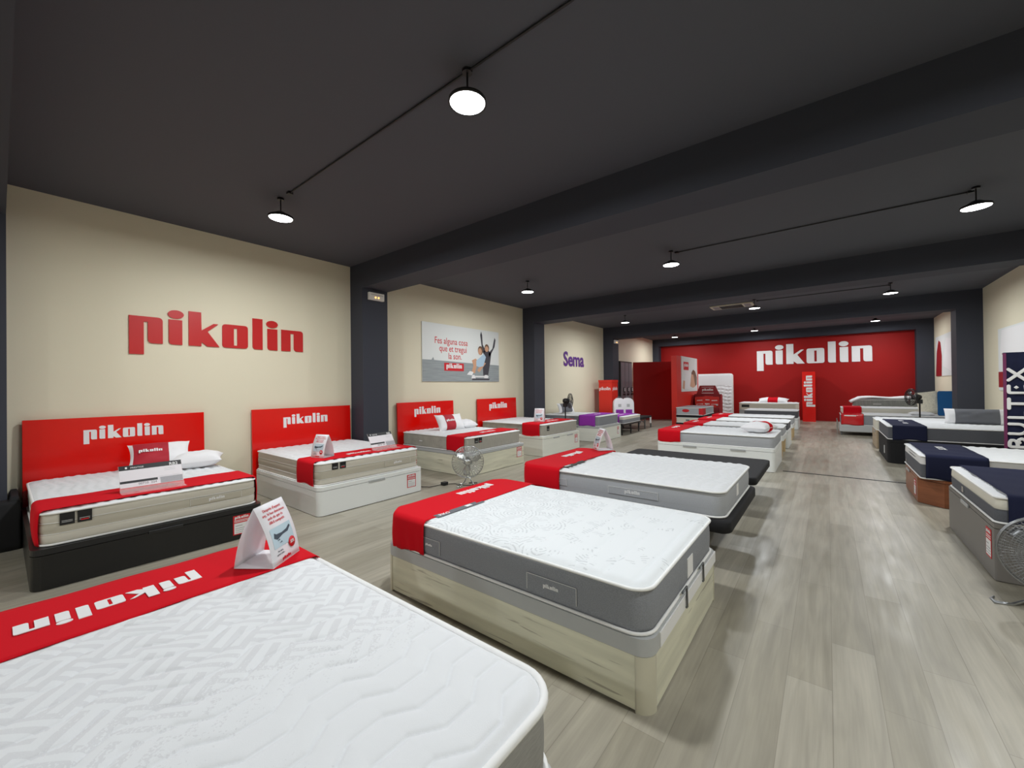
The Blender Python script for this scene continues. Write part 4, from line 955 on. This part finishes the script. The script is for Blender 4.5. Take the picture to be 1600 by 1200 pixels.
# ================================================================== right row
RX = 2.80
storage_base((.97, RX, 4.60, 6.05), .425, 'dark grey storage base with price tag behind the chrome floor fan', 'darkgrey', 'darkgrey', r=.015, lid=.03, foot='-x', handles=((.97, 5.4, 'y'),), tagat=((.969, 4.80, .14), (0, -1, 0), .13, .22))
t = mattress('R1', (.98, RX, 4.62, 6.02), .428, .64, 'grey mattress with white top border behind the chrome floor fan', 'sidedark', 'knit', puffq, .03, .04, bands=[(.535, 'cream2')], lines=(.535,))
MB().box(.974, .982, 5.5, 5.56, .47, .52).build('vent_plug', 'chrome', t)
runner('R1', 1.04, 1.75, 'navy runner with white print on nearest right-hand mattress', 'navy', group='navy bed runners')
def blabel(root, x, y, z, w=.28, h=.09):
    mb = MB(); X = frame((x, y, z), (0, 1, 0), (-1, 0, 0)); mb.box(-w / 2, w / 2, -h / 2, h / 2, 0, .001, 0, X); put_text(mb, 'BULTEX', X @ Vector((0, -.02, .001)), (0, 1, 0), (-1, 0, 0), .055, 1, .01, 1)
    return mb
rr_ = [o for o in COL.objects if o.get('label', '').startswith('navy runner with white print on nearest')][0]
mb = MB(); put_text(mb, 'BULTEX', (1.36, 5.35, .656), (0, -1, 0), (1, 0, 0), .12, 0, .02, .9); mb.build('printed_name', 'white', rr_)
storage_base((.865, RX, 6.86, 8.2), .322, 'brown wood storage base with cut corners behind the grey one', 'brown', 'brown', lid=.03, foot='-x', handles=((.865, 7.75, 'y'),), tagat=((.864, 7.28, .06), (0, -1, 0), .12, .2), chamfer=True)
t = mattress('R2', (.875, RX, 6.88, 8.18), .326, .612, 'grey-sided mattress with navy runner on the brown base', 'sidedark', 'knit', puffq, .03, .05, bands=[(.50, 'dotted')])
MB().box(.869, .877, 7.98, 8.03, .36, .4).build('vent_plug', 'chrome', t)
rr_ = runner('R2', .915, 1.42, 'navy runner across the mattress with brown base', 'navy', group='navy bed runners')
mb = MB(); put_text(mb, 'BULTEX', (1.12, 7.6, .627), (0, -1, 0), (1, 0, 0), .1, 0, .02, .9); mb.build('printed_name', 'white', rr_)
storage_base((.86, RX, 10.15, 11.9), .435, 'black padded storage base under wide charcoal mattress', 'blackfab', 'blackfab', r=.12, foot='-x', lid=.05, tagat=None)
bb = [o for o in COL.objects if o.get('label', '') == 'black padded storage base under wide charcoal mattress'][0]
MB().box(.852, .861, 10.62, 10.69, .12, .27).build('care_label', 'white', bb)
t = mattress('R3', (.87, RX, 10.17, 11.86), .438, .69, 'wide charcoal-sided mattress with navy runner and long grey pillow', 'sidedark', 'knit', puffq, .03, .05)
rr_ = runner('R3', .93, 1.38, 'navy runner on the wide charcoal-sided mattress', 'navy', group='navy bed runners')
mb = MB()
for yy in (10.8, 11.4): put_text(mb, 'BULTEX', (1.14, yy, .705), (0, -1, 0), (1, 0, 0), .09, 0, .02, .9)
mb.build('printed_name', 'white', rr_)
pillow('pillow', (2.2, 11.3, .83), (1, -.05, 0), (0, .35, .9), .86, .3, .17, 'long white pillow with dark grey band leaning on the wide charcoal mattress', (-.68, .62), 'greyband', None, corner=.03)
storage_base((.85, RX, 12.2, 13.25), .41, 'beige wood base just beyond the black padded one', 'beige', 'beige', r=.03, foot='-x', handles=((.85, 12.6, 'y'),))
mattress('R4', (.86, RX, 12.22, 13.22), .412, .655, 'off-white mattress on beige base beyond the charcoal one', 'cream2', 'knit', chanq, .05, .05)
# red wrapped mattress
t = thing('platform_bed_base', (1.2, 15.4, 0), 'grey low base with metal feet under the glossy red-wrapped mattress', 'bed base')
MB().box(.25, 2.6, 14.85, 15.85, .1, .29).build('platform', 'lid', t, bevel=.02)
for xx in (.3, 1.1, 1.9, 2.5):
    for yy in (14.9, 15.8): MB().tube([(xx, yy, .1), (xx, yy, 0)], .02).build('foot', 'greymetal', t)
MB().tube([(.21, 14.88, .42), (.21, 14.88, .03)], .012).tube([(.21, 15.8, .42), (.21, 15.8, .03)], .012).build('end_rail', 'chrome', t)
t = mattress('R5', (.28, 2.6, 14.87, 15.83), .293, .60, 'white-topped grey mattress with red wrapped foot end near the back', 'sidegrey', 'knit', chanq, .06, .05)
rr_ = runner('R5', .29, .78, 'glossy dark red wrap over foot end of mattress near the back', 'wrap', group='red wraps')
MB().box(.36, .62, 14.852, 14.857, .545, .575).build('printed_strip', 'white', rr_)
storage_base((.32, 2.6, 16.1, 17.0), .42, 'grey base under the second red-wrapped mattress near the back', 'lid', 'lid', r=.03)
mattress('R6', (.32, 2.6, 16.1, 17.0), .422, .735, 'white mattress with bright red foot wrap behind glossy wrapped one', 'cream2', 'knit', chanq, .06, .07)
runner('R6', .37, .8, 'bright red wrap on foot end of mattress farther back', 'redcloth', group='red wraps')
storage_base((.68, 2.4, 17.5, 18.6), .69, 'tall grey base under ribbed mattress by the back wall', 'lid', 'lid', r=.03)
t = mattress('R7', (.68, 2.4, 17.5, 18.6), .692, .94, 'grey ribbed mattress by back wall at right, draped with white topper', 'rib', 'knit', chanq, .05, .05)
MB().box(1.15, 1.35, 17.492, 17.498, .78, .8).build('woven_label', 'white', t)
t = thing('mattress_topper', (1.5, 18.0, .95), 'thin white topper sagging over the ribbed mattress by back wall', 'mattress topper')
P = []
for i in range(21):
    x = .56 + 1.9 * i / 20; zz = .965 + .012 * math.sin(x * 7)
    if i < 3: zz -= (3 - i) * .045
    P.append([(x + (.05 if i < 1 else 0), 17.47 + 1.15 * j / 8, zz + .008 * math.sin(j + x * 6)) for j in range(9)])
o_ = MB().grid(P).build('pad', 'pillow', t); so = o_.modifiers.new('thick', 'SOLIDIFY'); so.thickness = .045; so.offset = 1
# blue and cream leaning cushions on R5
t = thing('leaning_pad', (2.38, 15.2, .604), 'blue felt pad leaning upright beside fleecy cream cushion', 'pad')
MB().prism(rrect(-.16, .16, 0, .64, .04), -.05, .05, 0, True, frame((2.42, 15.15, .605), (1, -.1, 0), (.12, .1, 1))).build('cover', 'blue', t, bevel=.02)
pillow('cushion', (2.1, 15.3, .93), (1, -.1, .15), (-.1, .2, .95), .42, .6, .18, 'fleecy cream cushion leaning beside the blue pad', mat_='fur', corner=.02)
pillow('pillow', (1.95, 15.1, .65), (1, 0, 0), (0, 1, 0), .5, .35, .1, 'flat pale pillow lying below the fleecy cream cushion')
# navy banner
t = thing('fabric_banner', (2.05, 8.65, 0), 'tall navy fabric banner with vertical white BULTEX lettering, right edge', 'banner')
P = []
for i in range(25):
    x = 1.93 + .24 * i / 24; P.append([(x + .03 * (1 - j / 12) * (i < 3), 8.65 + .006 * math.sin(x * 40), .02 + 1.87 * j / 12) for j in range(13)])
o_ = MB().grid(P).build('cloth', 'navybanner' if 'navybanner' in M else 'navy', t); so = o_.modifiers.new('thick', 'SOLIDIFY'); so.thickness = .004
MB().box(1.925, 1.955, 8.628, 8.64, .05, 1.88).build('magenta_edge', mat('magenta_trim', rgb(112, 40, 86), .6), t)
MB().box(1.93, 2.17, 8.6, 8.72, 0, .05).build('foot_bar', 'greymetal', t)
MB().tube([(1.93, 8.68, 1.875), (2.17, 8.68, 1.875)], .008).tube([(2.05, 8.68, .04), (2.05, 8.68, 1.875)], .01).build('pole', 'greymetal', t)
mb = MB()
XA, XB_ = 1.972, 2.122      # letter tops point to the left, words run upwards
def st(pts):
    p3 = [(x, 8.628, z) for x, z in pts]; mb.tube(p3, .02, 0, 10)
    for p in (p3[0], p3[-1]): mb.lathe([(.004, -.02), (.014, -.014), (.02, 0), (.014, .014), (.004, .02)], p, 0, 12)
st([(XA, 1.655), (XB_, 1.505)]); st([(XA, 1.505), (XB_, 1.655)])
st(rnd([(XA, 1.425), (XA, 1.33, .02), (XB_, 1.33), (XB_, 1.425)]))
mb.lathe([(.001, -.024), (.024, 0), (.001, .024)], (2.04, 8.628, 1.405), 0, 16)
st([(XA, 1.115), (XA, 1.245)]); st([(XA, 1.18), (XB_, 1.18)])
st(rnd([(XA, .99), (XB_, .99, .02), (XB_, 1.07)]))
st(rnd([(XA, .90), (2.08, .90, .03), (XB_, .865, .03), (XB_, .80, .03), (2.08, .766, .03), (XA, .766)]))
st(rnd([(XB_, .585), (XA, .585, .02), (XA, .66, .03), (2.0, .685, .03), (2.04, .66, .03), (2.045, .585)])); st(rnd([(2.045, .66, .02), (2.06, .70, .03), (2.1, .70, .03), (XB_, .66, .03), (XB_, .585)]))
for i, p in enumerate(mb.v): mb.v[i] = (p[0], 8.626 + (p[1] - 8.628) * .15, p[2])
mb.build('printed_lettering', 'white', t)

# ================================================================== fans
def floor_fan(c, facing, R, lab, feet=(.17, .2), soff=0, tr=.0095, bm='chrome', blades=3, rings=9, wires=36, metal='chrome', guardr=.0022):
    """low fan: c = hub centre; facing = horizontal direction the grille looks to"""
    f = Vector((facing[0], facing[1], facing[2] if len(facing) > 2 else 0)).normalized(); rtv = Vector((-f.y, f.x, 0)).normalized()
    upv = f.cross(rtv); upv = upv if upv.z > 0 else -upv
    t = thing('floor_fan', (c[0], c[1], 0), lab, 'fan')
    X = Matrix(((rtv.x, upv.x, f.x, c[0]), (rtv.y, upv.y, f.y, c[1]), (rtv.z, upv.z, f.z, c[2]), (0, 0, 0, 1)))
    def z_at(r, s_): return s_ * (.055 + .0 + .045 * math.sqrt(max(0, 1 - (r / R) ** 2)) - .03)
    for s_, nm in ((1, 'front_guard'), (-1, 'rear_guard')):
        mb = MB()
        for k in range(1, rings + 1):
            r = R * (.22 + .78 * k / rings) if k < rings else R
            mb.tube([(r * math.cos(2 * PI * q / 40), r * math.sin(2 * PI * q / 40), z_at(r, s_)) for q in range(40)], guardr if k < rings else .006, 0, 5, True, X)
        for k in range(wires):
            a = 2 * PI * k / wires; mb.tube([(r * math.cos(a), r * math.sin(a), z_at(r, s_) + .001) for r in (R * .2, R * .45, R * .7, R * .9, R)], guardr, 0, 4, False, X)
        mb.build(nm, metal, t)
    MB().lathe([(.001, .075), (.035, .074), (.045, .066), (.046, .055), (.001, .052)], (0, 0, 0), 0, 24, X).build('badge', metal, t)
    MB().lathe([(.001, -.16), (.05, -.155), (.062, -.12), (.062, -.06), (.001, -.05)], (0, 0, 0), 0, 24, X).build('motor', 'greymetal', t)
    bl = MB().lathe([(.001, .035), (.03, .03), (.034, -.02), (.001, -.025)], (0, 0, 0), 0, 20, X).build('hub', 'greymetal', t)
    for k in range(blades):
        a0 = 2 * PI * k / blades + .4; P = []
        for i in range(7):
            r = .03 + (R * .88 - .03) * i / 6; row = []
            for j in range(5):
                w_ = (.35 + .5 * math.sin(PI * min(1, i / 5.2))) * (j / 4 - .5); row.append((r * math.cos(a0 + w_), r * math.sin(a0 + w_), .03 * (j / 4 - .5)))
            P.append(row)
        o_ = MB().grid(P, 0, True, X).build('blade', bm, t); so = o_.modifiers.new('thick', 'SOLIDIFY'); so.thickness = .002
    # tubular stand: two bent hoops
    b = Vector(c) - f * .1; hub = b
    mb = MB()
    w, d = feet; g = lambda a, e, z: Vector((c[0], c[1], 0)) + rtv * a + f * (e - (soff if z < .1 else 0)) + Vector((0, 0, z))
    for s_ in (-1, 1):
        mb.tube([g(s_ * .02, -.1, c[2] - .02), g(s_ * .02, -.1, .14), g(s_ * .05, -.08, .06), g(s_ * w * .7, d * .35, .012), g(s_ * w, d * .55, .012), g(s_ * w * 1.05, d * .2, .012), g(s_ * w * .85, -d, .012), g(s_ * .02, -d * 1.1, .012)], tr, 0, 10)
    mb.build('tube_stand', metal, t)
    return t
floor_fan((-4.28, 4.36, .37), (.70, -.715, .06), .235, 'small chrome floor fan standing between second and third left beds', (.16, .16))
fr = floor_fan((1.10, 4.05, .40), (-.15, -1, .12), .235, 'chrome floor fan at right edge before the dark grey base', (.24, .2), .17, .0125, 'greymetal', wires=72, rings=11, guardr=.0013, metal='fanwire')
# power brick and cable
t = thing('power_adapter', (-4.63, 4.2, 0), 'small black plug block on floor beside the small chrome fan', 'plug')
MB().box(-4.67, -4.59, 4.16, 4.25, 0, .05).build('block', 'black', t, bevel=.008)
cab = MB().tube([(-4.6, 4.26, .012), (-4.52, 4.33, .012), (-4.4, 4.32, .012), (-4.28, 4.36, .014), (-4.22, 4.5, .012), (-4.3, 4.58, .012), (-4.4, 4.5, .012), (-4.3, 4.44, .03)], .006, 0, 8).tube([(-4.66, 4.17, .01), (-4.68, 4.05, .008), (-4.7, 3.97, .008), (-4.8, 3.92, .008), (-5.0, 3.9, .008), (-6.2, 3.84, .008)], .005, 0, 8).build('cable', 'black', t)

def stand_fan(c, base, facing, R, lab):
    f = Vector((facing[0], facing[1], 0)).normalized(); rtv = Vector((-f.y, f.x, 0)); t = thing('pedestal_fan', (base[0], base[1], 0), lab, 'fan', 'black pedestal fans')
    X = Matrix(((rtv.x, 0, f.x, c[0]), (rtv.y, 0, f.y, c[1]), (0, 1, 0, c[2]), (0, 0, 0, 1)))
    mb = MB()
    for s_ in (1, -1):
        for k in range(5):
            r = R * (.3 + .7 * k / 4); mb.tube([(r * math.cos(2 * PI * q / 28), r * math.sin(2 * PI * q / 28), s_ * .05 * (1 - (r / R) ** 2) + s_ * .015) for q in range(28)], .003 if k < 4 else .008, 0, 5, True, X)
        for k in range(20):
            a = 2 * PI * k / 20; mb.tube([(r * math.cos(a), r * math.sin(a), s_ * .05 * (1 - (r / R) ** 2) + s_ * .015) for r in (R * .2, R * .6, R)], .002, 0, 4, False, X)
    mb.build('guard', 'black', t)
    for k in range(3):
        a0 = 2 * PI * k / 3; P = [[(r * math.cos(a0 + w_), r * math.sin(a0 + w_), w_ * .03) for w_ in (-.45, 0, .45)] for r in (.04, R * .5, R * .85)]
        o_ = MB().grid(P, 0, True, X).build('blade', 'greymetal', t); so = o_.modifiers.new('thick', 'SOLIDIFY'); so.thickness = .003
    MB().lathe([(.001, -.2), (.05, -.19), (.07, -.14), (.06, -.03), (.001, -.02)], (0, 0, 0), 0, 20, X).build('motor', 'black', t)
    b2 = Vector((base[0], base[1], 0))
    MB().tube([b2 + Vector((0, 0, .03)), b2 + Vector((0, 0, c[2] - .06)), Vector(c) - f * .12 - Vector((0, 0, .02))], .016, 0, 10).build('pole', 'black', t)
    MB().box(base[0] - .05, base[0] + .05, base[1] - .05, base[1] + .04, c[2] - .16, c[2] - .06).build('control_box', 'black', t, bevel=.01)
    MB().lathe([(.18, 0), (.18, .02), (.05, .035), (.001, .036)], (base[0], base[1], 0), 0, 24).build('base', 'black', t)
stand_fan((-5.30, 9.22, 1.10), (-5.45, 9.22), (1, .25, 0), .19, 'black pedestal fan seen edge-on before the purple-runner bed')
stand_fan((1.62, 13.9, 1.12), (1.78, 14.0), (-1, -.45, 0), .2, 'black pedestal fan at right near the fleecy cushion')
# small spotlight on partition
t = thing('wall_spotlight', (-4.62, 17.6, 2.3), 'small round spotlight clamped at top of the dark red partition', 'spotlight')
MB().lathe([(.001, 0), (.06, .01), (.07, .08), (.05, .12)], (-4.62, 17.55, 2.3), 0, 16).build('shade', 'black', t)
MB().tube([(-4.62, 17.55, 2.4), (-4.5, 17.55, 2.4)], .012).build('arm', 'greymetal', t)
